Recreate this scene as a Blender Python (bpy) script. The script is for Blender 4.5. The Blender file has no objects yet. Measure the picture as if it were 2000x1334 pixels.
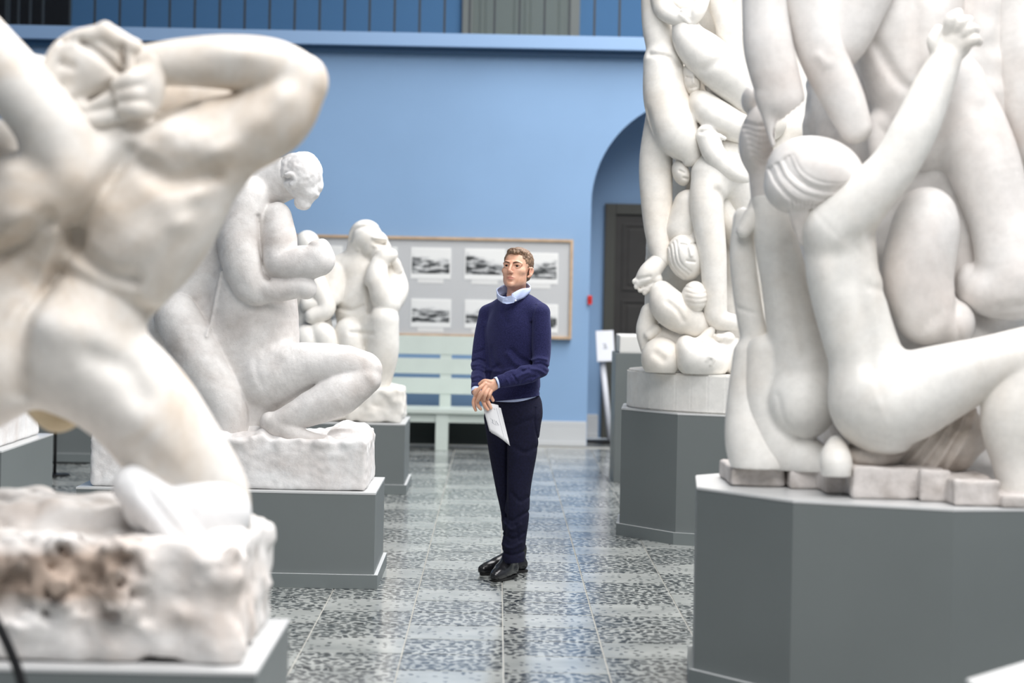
import bpy, bmesh, math, random
import numpy as np
from mathutils import Vector, Matrix

# ------------------------------------------------------------------ camera, light, exposure
scene = bpy.context.scene
COL = scene.collection
F_PX, CAM_H, ROLL = 4722.0, 1.61, 0.020      # focal length in pixels of the 2000 px frame, eye height, camera roll
VPX, VPY = 973.0, 550.0                       # where the optical axis meets the 2000 x 1334 frame

cam_data = bpy.data.cameras.new('camera')
cam = bpy.data.objects.new('camera', cam_data)
COL.objects.link(cam)
cam.location = (0, 0, CAM_H)
cam.rotation_euler = (math.pi / 2, -ROLL, 0)
cam_data.sensor_width = 36.0
cam_data.lens = 36.0 * F_PX / 2000.0
cam_data.shift_x = (1000 - VPX) / 2000.0
cam_data.shift_y = (VPY - 667) / 2000.0
cam_data.clip_end = 200
cam_data.dof.use_dof = True
cam_data.dof.focus_distance = 13.2
cam_data.dof.aperture_fstop = 2.0
scene.camera = cam

world = bpy.data.worlds.new('sky'); scene.world = world
world.use_nodes = True
bgn = world.node_tree.nodes['Background']
bgn.inputs['Color'].default_value = (0.80, 0.90, 1.0, 1)
bgn.inputs['Strength'].default_value = 1.0

def area_light(name, loc, size, power, rot=(0, 0, 0), color=(1, 1, 1)):
    ld = bpy.data.lights.new(name, 'AREA'); ld.shape = 'RECTANGLE'
    ld.size, ld.size_y = size; ld.energy = power; ld.color = color
    o = bpy.data.objects.new(name, ld); COL.objects.link(o)
    o.location = loc; o.rotation_euler = rot
    return o
# daylight that falls through the glazed roof lights (one over the nave, one further back)
area_light('roof_daylight', (3.1, 15.5, 7.75), (5.2, 14.0), 1900, color=(1.0, 0.972, 0.955))
area_light('roof_daylight', (1.6, 3.0, 7.75), (6.4, 8.0), 1200, color=(1.0, 0.972, 0.955))

vs = scene.view_settings
vs.view_transform = 'Standard'; vs.look = 'None'; vs.gamma = 1.0; vs.use_curve_mapping = False
vs.exposure = -0.1
scene.display_settings.display_device = 'sRGB'

# ------------------------------------------------------------------ helpers
def P(px, py, d):
    """world point that stands at distance d behind frame pixel (px, py)"""
    dx, dy = px - VPX, py - VPY
    x, y = dx + ROLL * dy, dy - ROLL * dx
    return np.array((x * d / F_PX, d, CAM_H - y * d / F_PX))

def lin(r, g, b):
    f = lambda c: ((c / 255 + 0.055) / 1.055) ** 2.4 if c > 10 else c / 255 / 12.92
    return (f(r), f(g), f(b), 1.0)

def thing(name, label, cat, loc=(0, 0, 0), group=None):
    o = bpy.data.objects.new(name, None); COL.objects.link(o)
    o.empty_display_size = 0.1
    o.location = tuple(float(c) for c in loc)
    o['label'] = label; o['category'] = cat
    if group: o['group'] = group
    return o

def world_loc(o):
    v = Vector((0, 0, 0))
    while o is not None:
        v += o.location; o = o.parent
    return v

def raw_mesh(name, V, Fq, smooth=True):
    V = np.asarray(V, dtype=np.float32); Fq = np.asarray(Fq, dtype=np.int32)
    me = bpy.data.meshes.new(name)
    n = Fq.shape[1]
    me.vertices.add(len(V)); me.vertices.foreach_set('co', V.ravel())
    me.loops.add(Fq.size); me.loops.foreach_set('vertex_index', Fq.ravel())
    me.polygons.add(len(Fq))
    me.polygons.foreach_set('loop_start', np.arange(0, Fq.size, n, dtype=np.int32))
    me.polygons.foreach_set('use_smooth', np.full(len(Fq), smooth, dtype=bool))
    me.update(calc_edges=True); me.validate()
    return me

def put(name, me, mat, parent=None, origin=None):
    """link a mesh whose vertices are in world coordinates"""
    o = bpy.data.objects.new(name, me); COL.objects.link(o)
    base = world_loc(parent) if parent is not None else Vector(origin if origin is not None else (0, 0, 0))
    if base.length > 0:
        me.transform(Matrix.Translation(-base))
    if parent is not None: o.parent = parent
    else: o.location = base
    for m in (mat if isinstance(mat, (list, tuple)) else [mat]): me.materials.append(m)
    return o

def bm_put(name, bm, mat, parent=None, origin=None, smooth=False, label=None):
    me = bpy.data.meshes.new(name); bm.normal_update(); bm.to_mesh(me); bm.free()
    if smooth:
        for p in me.polygons: p.use_smooth = True
    o = put(name, me, mat, parent, origin)
    if label: o['label'] = label
    return o

def tag(o, label=None, cat=None, group=None, kind=None):
    if label: o['label'] = label
    if cat: o['category'] = cat
    if group: o['group'] = group
    if kind: o['kind'] = kind
    return o

def add_box(bm, lo, hi, bevel=0.0, M=None):
    lo, hi = np.minimum(lo, hi), np.maximum(lo, hi)
    vs_ = [bm.verts.new((x, y, z)) for x in (lo[0], hi[0]) for y in (lo[1], hi[1]) for z in (lo[2], hi[2])]
    fs = [(0, 1, 3, 2), (4, 6, 7, 5), (0, 4, 5, 1), (2, 3, 7, 6), (0, 2, 6, 4), (1, 5, 7, 3)]
    faces = [bm.faces.new([vs_[i] for i in f]) for f in fs]
    if bevel:
        es = list({e for f in faces for e in f.edges})
        r = bmesh.ops.bevel(bm, geom=es, offset=bevel, segments=2, affect='EDGES', profile=0.7)
        nv = {v for f in r['faces'] for v in f.verts} | {v for v in vs_ if v.is_valid}
    else: nv = set(vs_)
    if M is not None: bmesh.ops.transform(bm, matrix=M, verts=list(nv))
    return bm

def box_obj(name, lo, hi, mat, parent=None, bevel=0.004, origin=None, M=None):
    bm = bmesh.new(); add_box(bm, lo, hi, bevel, M)
    return bm_put(name, bm, mat, parent, origin)

def prism(bm, poly, z0, z1, bevel=0.0):
    b = [bm.verts.new((x, y, z0)) for x, y in poly]; t = [bm.verts.new((x, y, z1)) for x, y in poly]
    n = len(poly); fs = [bm.faces.new(b[::-1]), bm.faces.new(t)]
    for i in range(n): fs.append(bm.faces.new((b[i], b[(i + 1) % n], t[(i + 1) % n], t[i])))
    bmesh.ops.recalc_face_normals(bm, faces=fs)
    if bevel:
        bmesh.ops.bevel(bm, geom=list({e for f in fs for e in f.edges}), offset=bevel, segments=2, affect='EDGES')
    return bm

def tube(bm, pts, rad, seg=12, cap=True):
    pts = [Vector(p) for p in pts]
    rads = rad if isinstance(rad, (list, tuple)) else [rad] * len(pts)
    rings = []; up = Vector((0, 0, 1))
    for i, p in enumerate(pts):
        t = (pts[min(i + 1, len(pts) - 1)] - pts[max(i - 1, 0)]).normalized()
        a = t.cross(up if abs(t.dot(up)) < 0.95 else Vector((1, 0, 0))).normalized(); b = t.cross(a)
        rings.append([bm.verts.new(p + rads[i] * (math.cos(2 * math.pi * k / seg) * a + math.sin(2 * math.pi * k / seg) * b)) for k in range(seg)])
    fs = []
    for r0, r1 in zip(rings, rings[1:]):
        for k in range(seg): fs.append(bm.faces.new((r0[k], r0[(k + 1) % seg], r1[(k + 1) % seg], r1[k])))
    if cap: fs += [bm.faces.new(rings[0][::-1]), bm.faces.new(rings[-1])]
    bmesh.ops.recalc_face_normals(bm, faces=fs)
    return bm

# ------------------------------------------------------------------ materials
def new_mat(name):
    m = bpy.data.materials.new(name); m.use_nodes = True
    nt = m.node_tree; b = nt.nodes['Principled BSDF']
    return m, nt, b

def N(nt, kind, **kw):
    n = nt.nodes.new('ShaderNode' + kind)
    for k, v in kw.items():
        if hasattr(n, k) and not k[0].isupper(): setattr(n, k, v)
        else: n.inputs[k.replace('_', ' ')].default_value = v
    return n

def ramp(nt, stops, interp='LINEAR'):
    r = nt.nodes.new('ShaderNodeValToRGB'); r.color_ramp.interpolation = interp
    e = r.color_ramp.elements
    while len(e) < len(stops): e.new(0.5)
    for el, (pos, c) in zip(e, stops): el.position = pos; el.color = c
    return r

def simple(name, col, rough=0.5, spec=0.5, noise=0.0, nscale=8.0, bump=0.0, bscale=60.0, metallic=0.0, col2=None, coat=0.0):
    m, nt, b = new_mat(name); L = nt.links
    b.inputs['Base Color'].default_value = col
    b.inputs['Roughness'].default_value = rough; b.inputs['Specular IOR Level'].default_value = spec
    b.inputs['Metallic'].default_value = metallic; b.inputs['Coat Weight'].default_value = coat
    tc = N(nt, 'TexCoord')
    if noise or col2:
        nz = N(nt, 'TexNoise', Scale=nscale, Detail=4.0); L.new(tc.outputs['Object'], nz.inputs['Vector'])
        c2 = col2 or tuple(min(1, c * (1 - noise)) for c in col[:3]) + (1,)
        r = ramp(nt, [(0.35, c2), (0.62, col)]); L.new(nz.outputs['Fac'], r.inputs['Fac'])
        L.new(r.outputs['Color'], b.inputs['Base Color'])
    if bump:
        nz = N(nt, 'TexNoise', Scale=bscale, Detail=3.0); L.new(tc.outputs['Object'], nz.inputs['Vector'])
        bp = N(nt, 'Bump', Strength=bump, Distance=0.01); L.new(nz.outputs['Fac'], bp.inputs['Height'])
        L.new(bp.outputs['Normal'], b.inputs['Normal'])
    return m

def plaster(name, col, stain, stain_amt=0.5, stain_scale=2.5, speck=0.0, bump=0.15, bscale=45, rough=0.55):
    """hand-finished plaster: pale base, soft stains, small dark specks, fine relief"""
    m, nt, b = new_mat(name); L = nt.links
    tc = N(nt, 'TexCoord')
    n1 = N(nt, 'TexNoise', Scale=stain_scale, Detail=6.0, Roughness=0.6, Distortion=0.6); L.new(tc.outputs['Object'], n1.inputs['Vector'])
    r1 = ramp(nt, [(0.44, (0, 0, 0, 1)), (0.72, (stain_amt,) * 3 + (1,))]); L.new(n1.outputs['Fac'], r1.inputs['Fac'])
    mx = N(nt, 'Mix', data_type='RGBA'); mx.inputs['A'].default_value = col; mx.inputs['B'].default_value = stain
    L.new(r1.outputs['Color'], mx.inputs['Factor'])
    out = mx.outputs['Result']
    n2 = N(nt, 'TexNoise', Scale=stain_scale * 7, Detail=5.0, Roughness=0.7); L.new(tc.outputs['Object'], n2.inputs['Vector'])
    r2 = ramp(nt, [(0.35, (0.86, 0.86, 0.86, 1)), (0.6, (1, 1, 1, 1))]); L.new(n2.outputs['Fac'], r2.inputs['Fac'])
    m2 = N(nt, 'Mix', data_type='RGBA', blend_type='MULTIPLY'); m2.inputs['Factor'].default_value = 0.7
    L.new(out, m2.inputs['A']); L.new(r2.outputs['Color'], m2.inputs['B']); out = m2.outputs['Result']
    if speck:
        n3 = N(nt, 'TexNoise', Scale=130.0, Detail=2.0); L.new(tc.outputs['Object'], n3.inputs['Vector'])
        r3 = ramp(nt, [(0.235, (1 - speck,) * 3 + (1,)), (0.29, (1, 1, 1, 1))]); L.new(n3.outputs['Fac'], r3.inputs['Fac'])
        m3 = N(nt, 'Mix', data_type='RGBA', blend_type='MULTIPLY'); m3.inputs['Factor'].default_value = 1.0
        L.new(out, m3.inputs['A']); L.new(r3.outputs['Color'], m3.inputs['B']); out = m3.outputs['Result']
    L.new(out, b.inputs['Base Color'])
    b.inputs['Roughness'].default_value = rough; b.inputs['Specular IOR Level'].default_value = 0.3
    n4 = N(nt, 'TexNoise', Scale=bscale, Detail=5.0, Roughness=0.65); L.new(tc.outputs['Object'], n4.inputs['Vector'])
    bp = N(nt, 'Bump', Strength=bump, Distance=0.012); L.new(n4.outputs['Fac'], bp.inputs['Height'])
    L.new(bp.outputs['Normal'], b.inputs['Normal'])
    return m

# ------------------------------------------------------------------ sculpting: signed distance fields turned into quads
def catmull(pts, sub=4):
    pts = np.asarray(pts, float)
    if len(pts) < 3: return pts
    ext = np.vstack([2 * pts[0] - pts[1], pts, 2 * pts[-1] - pts[-2]])
    out = []
    for i in range(1, len(ext) - 2):
        p0, p1, p2, p3 = ext[i - 1:i + 3]
        for t in np.linspace(0, 1, sub, endpoint=False):
            out.append(0.5 * ((2 * p1) + (-p0 + p2) * t + (2 * p0 - 5 * p1 + 4 * p2 - p3) * t * t + (-p0 + 3 * p1 - 3 * p2 + p3) * t ** 3))
    out.append(pts[-1])
    return np.array(out)

def smin(a, b, k):
    if k <= 0: return np.minimum(a, b)
    h = np.maximum(k - np.abs(a - b), 0.0) / k
    return np.minimum(a, b) - h * h * k * 0.25

class Clay:
    """figure modelled from limbs and masses; points are (px, py, depth offset, radius px) at base distance d0,
    or world metres when d0 is None: (x, y, z, r)"""
    def __init__(self, d0, vox=0.008, k=0.03):
        self.d0, self.vox, self.k, self.ops = d0, vox, k, []; self.relax = 2
        self.s = (d0 / F_PX) if d0 else 1.0
    def pt(self, p):
        return P(p[0], p[1], self.d0 + p[2]) if self.d0 else np.array(p[:3], float)
    def limb(self, pts, k=None, ds=1.0, op='add', sub=9):
        W = np.array([np.append(self.pt(p), p[3] * self.s) for p in pts])
        if len(W) == 1: W = np.vstack([W, W + np.array([0, 0, 1e-4, 0])])
        W = catmull(W, sub)
        self.ops.append((op, 'limb', W, self.k if k is None else k, ds)); return self
    def ell(self, c, r, rot=0.0, k=None, op='add', yaw=0.0):
        """ellipsoid: radii (across, up, depth); rot turns it in the picture plane, degrees counter-clockwise"""
        rr = np.array(r, float) * self.s
        a = math.radians(rot); R = np.array(Matrix.Rotation(math.radians(yaw), 3, 'Z') @ Matrix.Rotation(-a, 3, 'Y'))
        self.ops.append((op, 'ell', (self.pt(c), rr[[0, 2, 1]], R), self.k if k is None else k, 1.0)); return self
    def box(self, lo, hi, rnd=0.02, k=None, op='add', rotz=0.0):
        lo, hi = np.minimum(lo, hi), np.maximum(lo, hi)
        self.ops.append((op, 'box', (np.array(lo, float), np.array(hi, float), rnd, rotz), self.k if k is None else k, 1.0)); return self
    def cut(self, pts, k=0.01, ds=1.0): return self.limb(pts, k, ds, 'sub')
    def crease(self, pts, w, depth, far=None):
        """engraved line on the side that faces the hall; negative depth raises a ridge"""
        W = np.array([self.pt((p[0], p[1], p[2] if len(p) > 2 else 0)) for p in pts])
        W = catmull(W, 4)
        self.ops.append(('crease', None, (W, w * self.s, depth * self.s, far), 0, 1)); return self
    def bump(self, c, r, amp, rot=0.0):
        p = self.pt((c[0], c[1], 0))
        self.ops.append(('bump', None, (p, r[0] * self.s, r[1] * self.s, math.radians(rot), amp * self.s), 0, 1)); return self
    def noise(self, amp, size, seed=0, lo=None, hi=None):
        self.ops.append(('noise', None, (amp, size, seed, lo, hi), 0, 1)); return self
    def limbw(self, W, k=None, op='add', sub=7):
        self.ops.append((op, 'limb', catmull(np.array(W, float), sub), self.k if k is None else k, 1.0)); return self
    def ellw(self, c, r, R, k=None, op='add'):
        self.ops.append((op, 'ell', (np.array(c, float), np.array(r, float), np.array(R, float)), self.k if k is None else k, 1.0)); return self
    def plane(self, p, nrm): self.ops.append(('plane', None, (np.array(p, float), np.array(nrm, float) / np.linalg.norm(nrm)), 0, 1)); return self
    def floor(self, z): self.ops.append(('floor', None, z, 0, 1)); return self

    def bounds(self):
        lo, hi = np.full(3, 1e9), np.full(3, -1e9)
        for op, kind, d, k, ds in self.ops:
            if op != 'add': continue
            l, h = self.bb(kind, d, ds)
            lo, hi = np.minimum(lo, l), np.maximum(hi, h)
        return lo - 0.06, hi + 0.06
    def bb(self, kind, d, ds):
        if kind == 'limb':
            r = d[:, 3:4]; l, h = (d[:, :3] - r).min(0), (d[:, :3] + r).max(0)
            if ds > 1:
                c = d[:, 1].mean(); l[1] = c - (c - l[1]) * ds; h[1] = c + (h[1] - c) * ds
            return l, h
        if kind == 'ell':
            c, r, R = d; e = np.sqrt(((R * r[None, :]) ** 2).sum(1)); return c - e, c + e
        lo, hi, rnd, rz = d
        if rz:
            c = (lo + hi) / 2; q = np.linalg.norm((hi - lo)[:2]) / 2
            return np.array([c[0] - q, c[1] - q, lo[2]]), np.array([c[0] + q, c[1] + q, hi[2]])
        return lo, hi

    def field(self):
        lo, hi = self.bounds(); h = self.vox
        n = np.ceil((hi - lo) / h).astype(int) + 1
        ax = [(lo[i] + h * np.arange(n[i])).astype(np.float32) for i in range(3)]
        Fd = np.full(n, 0.5, np.float32)
        for op, kind, d, k, ds in self.ops:
            if op in ('add', 'sub'):
                l, u = self.bb(kind, d, ds); pad = max(k, 0) + 4 * h
                i0 = np.maximum(np.floor((l - pad - lo) / h).astype(int), 0); i1 = np.minimum(np.ceil((u + pad - lo) / h).astype(int) + 1, n)
                if (i1 <= i0).any(): continue
                sl = tuple(slice(a, b) for a, b in zip(i0, i1))
                X, Y, Z = ax[0][sl[0]][:, None, None], ax[1][sl[1]][None, :, None], ax[2][sl[2]][None, None, :]
                if kind == 'limb':
                    yc = d[:, 1].mean()
                    D = np.full((X.shape[0], Y.shape[1], Z.shape[2]), 0.5, np.float32)
                    Xf, Yf, Zf = X.ravel(), ((Y - yc) / ds + yc).ravel(), Z.ravel()
                    for a, b in zip(d, d[1:]):
                        a_ = np.array([a[0], (a[1] - yc) / ds + yc, a[2]]); b_ = np.array([b[0], (b[1] - yc) / ds + yc, b[2]])
                        rm = max(a[3], b[3]) + pad / min(ds, 1.0); l_, u_ = np.minimum(a_, b_) - rm, np.maximum(a_, b_) + rm
                        sx, sy, sz = [slice(int(np.searchsorted(q, lo_)), int(np.searchsorted(q, hi_))) for q, lo_, hi_ in zip((Xf, Yf, Zf), l_, u_)]
                        if sx.stop <= sx.start or sy.stop <= sy.start or sz.stop <= sz.start: continue
                        ba = (b_ - a_).astype(np.float32)
                        p0, p1, p2 = Xf[sx][:, None, None] - np.float32(a_[0]), Yf[sy][None, :, None] - np.float32(a_[1]), Zf[sz][None, None, :] - np.float32(a_[2])
                        t = np.clip((p0 * ba[0] + p1 * ba[1] + p2 * ba[2]) / np.float32(max(ba @ ba, 1e-12)), 0, 1)
                        q = np.sqrt((p0 - t * ba[0]) ** 2 + (p1 - t * ba[1]) ** 2 + (p2 - t * ba[2]) ** 2) - (np.float32(a[3]) + t * np.float32(b[3] - a[3]))
                        D[sx, sy, sz] = np.minimum(D[sx, sy, sz], q)
                    if ds < 1: D = D * ds
                elif kind == 'ell':
                    c, r, R = d
                    p0, p1, p2 = X - c[0], Y - c[1], Z - c[2]
                    q = [R[0, i] * p0 + R[1, i] * p1 + R[2, i] * p2 for i in range(3)]
                    k0 = np.sqrt(sum((q[i] / r[i]) ** 2 for i in range(3)))
                    k1 = np.sqrt(sum((q[i] / r[i] ** 2) ** 2 for i in range(3)))
                    D = np.where(k1 > 1e-6, k0 * (k0 - 1) / np.maximum(k1, 1e-6), -r.min())
                else:
                    b0, b1, rnd, rz = d
                    c, e = (b0 + b1) / 2, (b1 - b0) / 2 - rnd
                    xx, yy = X - c[0], Y - c[1]
                    if rz: xx, yy = xx * math.cos(rz) + yy * math.sin(rz), -xx * math.sin(rz) + yy * math.cos(rz)
                    q0, q1, q2 = np.abs(xx) - e[0], np.abs(yy) - e[1], np.abs(Z - c[2]) - e[2]
                    D = np.sqrt(np.maximum(q0, 0) ** 2 + np.maximum(q1, 0) ** 2 + np.maximum(q2, 0) ** 2) + np.minimum(np.maximum(np.maximum(q0, q1), q2), 0) - rnd
                cur = Fd[sl]
                Fd[sl] = smin(cur, D, k) if op == 'add' else -smin(-cur, D, k)
            elif op == 'crease':
                W, w, dep, far = d
                X, Z = ax[0][:, None], ax[2][None, :]
                best = np.full((n[0], n[2]), 1e9, np.float32)
                for a, b in zip(W, W[1:]):
                    bx, bz = b[0] - a[0], b[2] - a[2]
                    t = np.clip(((X - a[0]) * bx + (Z - a[2]) * bz) / max(bx * bx + bz * bz, 1e-12), 0, 1)
                    best = np.minimum(best, (X - a[0] - t * bx) ** 2 + (Z - a[2] - t * bz) ** 2)
                g = dep * np.exp(-best / (w * w))
                yl = far if far is not None else (self.d0 if self.d0 else 1e9)
                j = int(np.clip(np.searchsorted(ax[1], yl), 0, n[1]))
                Fd[:, :j, :] += g[:, None, :].astype(np.float32)
            elif op == 'bump':
                p, rx, rz_, a, amp = d
                X, Z = ax[0][:, None] - p[0], ax[2][None, :] - p[2]
                u, v = X * math.cos(a) + Z * math.sin(a), -X * math.sin(a) + Z * math.cos(a)
                g = amp * np.exp(-(u / rx) ** 2 - (v / rz_) ** 2)
                j = int(np.clip(np.searchsorted(ax[1], self.d0 if self.d0 else 1e9), 0, n[1]))
                Fd[:, :j, :] -= g[:, None, :].astype(np.float32)
            elif op == 'noise':
                amp, size, seed, nlo, nhi = d
                rg = np.random.default_rng(seed); ws = []; dims = []
                for i in range(3):
                    t = (ax[i] - ax[i][0]) / size; m = int(t[-1]) + 2; dims.append(m)
                    w_ = np.zeros((len(t), m), np.float32); b_ = t.astype(int); f = t - b_; f = f * f * (3 - 2 * f)
                    w_[np.arange(len(t)), b_] = 1 - f; w_[np.arange(len(t)), np.minimum(b_ + 1, m - 1)] += f; ws.append(w_)
                lat = rg.uniform(-1, 1, dims).astype(np.float32)
                g = np.tensordot(ws[0], lat, (1, 0)); g = np.tensordot(g, ws[1], (1, 1)).transpose(0, 2, 1)
                g = np.tensordot(g, ws[2], (2, 1)) * amp
                if nlo is not None:
                    for i in range(3):
                        shp = [1, 1, 1]; shp[i] = -1
                        m_ = np.clip(np.minimum((ax[i] - nlo[i]), (nhi[i] - ax[i])) / 0.06, 0, 1).reshape(shp); g = g * m_
                Fd += g.astype(np.float32)
            elif op == 'plane':
                p, nr = d
                Fd = np.maximum(Fd, ((ax[0] - p[0]) * nr[0])[:, None, None] + ((ax[1] - p[1]) * nr[1])[None, :, None] + ((ax[2] - p[2]) * nr[2])[None, None, :]).astype(np.float32)
            elif op == 'floor':
                Fd = np.maximum(Fd, (d - ax[2])[None, None, :])
        # close the border of the grid
        for i in range(3):
            s0 = [slice(None)] * 3; s0[i] = 0; Fd[tuple(s0)] = 0.5; s0[i] = -1; Fd[tuple(s0)] = 0.5
        return Fd, lo, h
    def mesh(self, name):
        Fd, lo, h = self.field()
        V, Q = surface_nets(Fd)
        for _ in range(2): V = project(Fd, V)
        V = relax(V, Q, self.relax)
        return raw_mesh(name, V * h + lo, Q)
    def build(self, name, mat, parent=None, origin=None, label=None):
        o = put(name, self.mesh(name), mat, parent, origin)
        if label: o['label'] = label
        return o

def sample(Fd, V):
    n = np.array(Fd.shape) - 1.001
    V = np.clip(V, 0, n); i = V.astype(np.int32); f = (V - i).astype(np.float32); out = 0
    for a in (0, 1):
        for b in (0, 1):
            for c in (0, 1):
                w = (f[:, 0] if a else 1 - f[:, 0]) * (f[:, 1] if b else 1 - f[:, 1]) * (f[:, 2] if c else 1 - f[:, 2])
                out = out + w * Fd[i[:, 0] + a, i[:, 1] + b, i[:, 2] + c]
    return out

def project(Fd, V):
    """move the net's vertices onto the zero surface of the field"""
    g = np.stack([sample(Fd, V + e) - sample(Fd, V - e) for e in np.eye(3) * 0.75], 1) / 1.5
    d = sample(Fd, V)[:, None] * g / np.maximum((g * g).sum(1, keepdims=True), 1e-12)
    l = np.linalg.norm(d, axis=1, keepdims=True)
    return V - d * np.minimum(1, 0.6 / np.maximum(l, 1e-9))

def relax(V, Q, n):
    """shrink-free smoothing (Taubin) that takes out the voxel steps"""
    a = np.concatenate([Q[:, i] for i in range(4)] + [Q[:, (i + 1) % 4] for i in range(4)])
    b = np.concatenate([Q[:, (i + 1) % 4] for i in range(4)] + [Q[:, i] for i in range(4)])
    m = len(V); deg = np.maximum(np.bincount(a, minlength=m), 1)
    for _ in range(n):
        for lam in (0.60, -0.55):
            L = np.stack([np.bincount(a, V[b, i], m) for i in range(3)], 1) / deg[:, None] - V
            V = V + lam * L
    return V

def surface_nets(Fd):
    s = Fd < 0
    n = np.array(Fd.shape)
    c = np.zeros(n - 1, np.uint8)
    for a in (0, 1):
        for b in (0, 1):
            for d in (0, 1):
                c += s[a:n[0] - 1 + a, b:n[1] - 1 + b, d:n[2] - 1 + d]
    I = np.argwhere((c > 0) & (c < 8)); del c
    vid = np.full(n - 1, -1, np.int32); vid[I[:, 0], I[:, 1], I[:, 2]] = np.arange(len(I))
    acc = np.zeros((len(I), 3), np.float32); cnt = np.zeros(len(I), np.float32)
    cor = [(a, b, d) for a in (0, 1) for b in (0, 1) for d in (0, 1)]
    val = {q: Fd[I[:, 0] + q[0], I[:, 1] + q[1], I[:, 2] + q[2]] for q in cor}
    for q in cor:
        for i in range(3):
            if q[i] == 0:
                r = list(q); r[i] = 1; r = tuple(r)
                fa, fb = val[q], val[r]; m = (fa < 0) != (fb < 0)
                t = np.where(m, fa / np.where(m, fa - fb, 1), 0)
                p = np.array(q, np.float32)[None, :].repeat(len(I), 0); p[:, i] += t
                acc += p * m[:, None]; cnt += m
    V = I + acc / cnt[:, None]
    quads = []
    for i in range(3):
        j, k = (i + 1) % 3, (i + 2) % 3
        a = [slice(None)] * 3; b = [slice(None)] * 3; a[i] = slice(0, -1); b[i] = slice(1, None)
        E = np.argwhere(s[tuple(a)] != s[tuple(b)])
        E = E[(E[:, j] > 0) & (E[:, k] > 0) & (E[:, j] < n[j] - 1) & (E[:, k] < n[k] - 1)]
        def cell(dj, dk):
            q = E.copy(); q[:, j] -= dj; q[:, k] -= dk
            return vid[q[:, 0], q[:, 1], q[:, 2]]
        Q = np.stack([cell(1, 1), cell(0, 1), cell(0, 0), cell(1, 0)], 1)
        ins = s[E[:, 0], E[:, 1], E[:, 2]]
        Q[~ins] = Q[~ins][:, ::-1]
        quads.append(Q)
    return V, np.vstack(quads)
# ------------------------------------------------------------------ the room
YW = 23.9                       # back wall of the hall
LX, RX, Y0, ZC = -7.0, 7.5, -4.0, 8.2
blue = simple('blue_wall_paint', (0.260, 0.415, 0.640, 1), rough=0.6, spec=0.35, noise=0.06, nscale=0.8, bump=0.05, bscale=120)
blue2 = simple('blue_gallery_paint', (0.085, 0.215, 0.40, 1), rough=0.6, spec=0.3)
pale = simple('pale_wall_paint', (0.20, 0.22, 0.25, 1), rough=0.7)
white_paint = simple('white_ceiling_paint', (0.78, 0.78, 0.76, 1), rough=0.8)
skirt = simple('grey_skirting_paint', lin(196, 199, 201), rough=0.4)
dark_frame = simple('dark_door_frame', lin(66, 67, 61), rough=0.5)
dark_door = simple('dark_brown_door', lin(46, 44, 42), rough=0.5, noise=0.2, nscale=6)
black = simple('black_metal', (0.006, 0.006, 0.007, 1), rough=0.4)
grout = simple('grout', lin(176, 175, 168), rough=0.6)

def struct(o): o['kind'] = 'structure'; return o

# floor slab (grout and far ground) with the stone tiles that can be told apart lying on it
def floor_mat(name, dense):
    m, nt, b = new_mat(name); L = nt.links
    g = N(nt, 'NewGeometry')
    mp = N(nt, 'Mapping'); mp.inputs['Scale'].default_value = (0.72, 0.66, 1.0); L.new(g.outputs['Position'], mp.inputs['Vector'])
    warp = N(nt, 'TexNoise', Scale=9.0, Detail=2.0); L.new(g.outputs['Position'], warp.inputs['Vector'])
    mix = N(nt, 'Mix', data_type='VECTOR'); mix.inputs['Factor'].default_value = 0.045
    L.new(mp.outputs['Vector'], mix.inputs['A']); L.new(warp.outputs['Color'], mix.inputs['B'])
    vo = N(nt, 'TexVoronoi', feature='F1', voronoi_dimensions='2D', Scale=41.0, Randomness=0.85); L.new(mix.outputs['Result'], vo.inputs['Vector'])
    lo = 0.37 if dense else 0.24
    r = ramp(nt, [(lo, (1, 1, 1, 1)), (lo + 0.07, (0, 0, 0, 1))]); L.new(vo.outputs['Distance'], r.inputs['Fac'])
    # which pebbles are dark
    sep = N(nt, 'SeparateColor'); L.new(vo.outputs['Color'], sep.inputs['Color'])
    cut = N(nt, 'Math', operation='GREATER_THAN'); cut.inputs[1].default_value = 0.06 if dense else 0.72
    L.new(sep.outputs['Red'], cut.inputs[0])
    mul = N(nt, 'Math', operation='MULTIPLY'); L.new(r.outputs['Color'], mul.inputs[0]); L.new(cut.outputs[0], mul.inputs[1])
    big = N(nt, 'TexNoise', Scale=3.0, Detail=5.0); L.new(g.outputs['Position'], big.inputs['Vector'])
    rb = ramp(nt, [(0.3, lin(142, 146, 144)), (0.7, lin(182, 185, 181))]); L.new(big.outputs['Fac'], rb.inputs['Fac'])
    mx = N(nt, 'Mix', data_type='RGBA'); L.new(mul.outputs[0], mx.inputs['Factor'])
    L.new(rb.outputs['Color'], mx.inputs['A'])
    rd = ramp(nt, [(0.2, lin(30, 35, 40)), (0.9, lin(58, 64, 68))]); L.new(sep.outputs['Green'], rd.inputs['Fac']); L.new(rd.outputs['Color'], mx.inputs['B'])
    L.new(mx.outputs['Result'], b.inputs['Base Color'])
    b.inputs['Roughness'].default_value = 0.17; b.inputs['Specular IOR Level'].default_value = 0.6
    bp = N(nt, 'Bump', Strength=0.06, Distance=0.004); L.new(big.outputs['Fac'], bp.inputs['Height']); L.new(bp.outputs['Normal'], b.inputs['Normal'])
    return m
tile_dark, tile_light = floor_mat('stone_tile_pebbled', True), floor_mat('stone_tile_plain', False)
floor = struct(box_obj('floor', (LX, Y0, -0.2), (RX, YW + 3, -0.012), tile_dark, bevel=0))
TS, TX, TY = 0.437, 0.054, 11.29        # tile size and one tile corner
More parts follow.
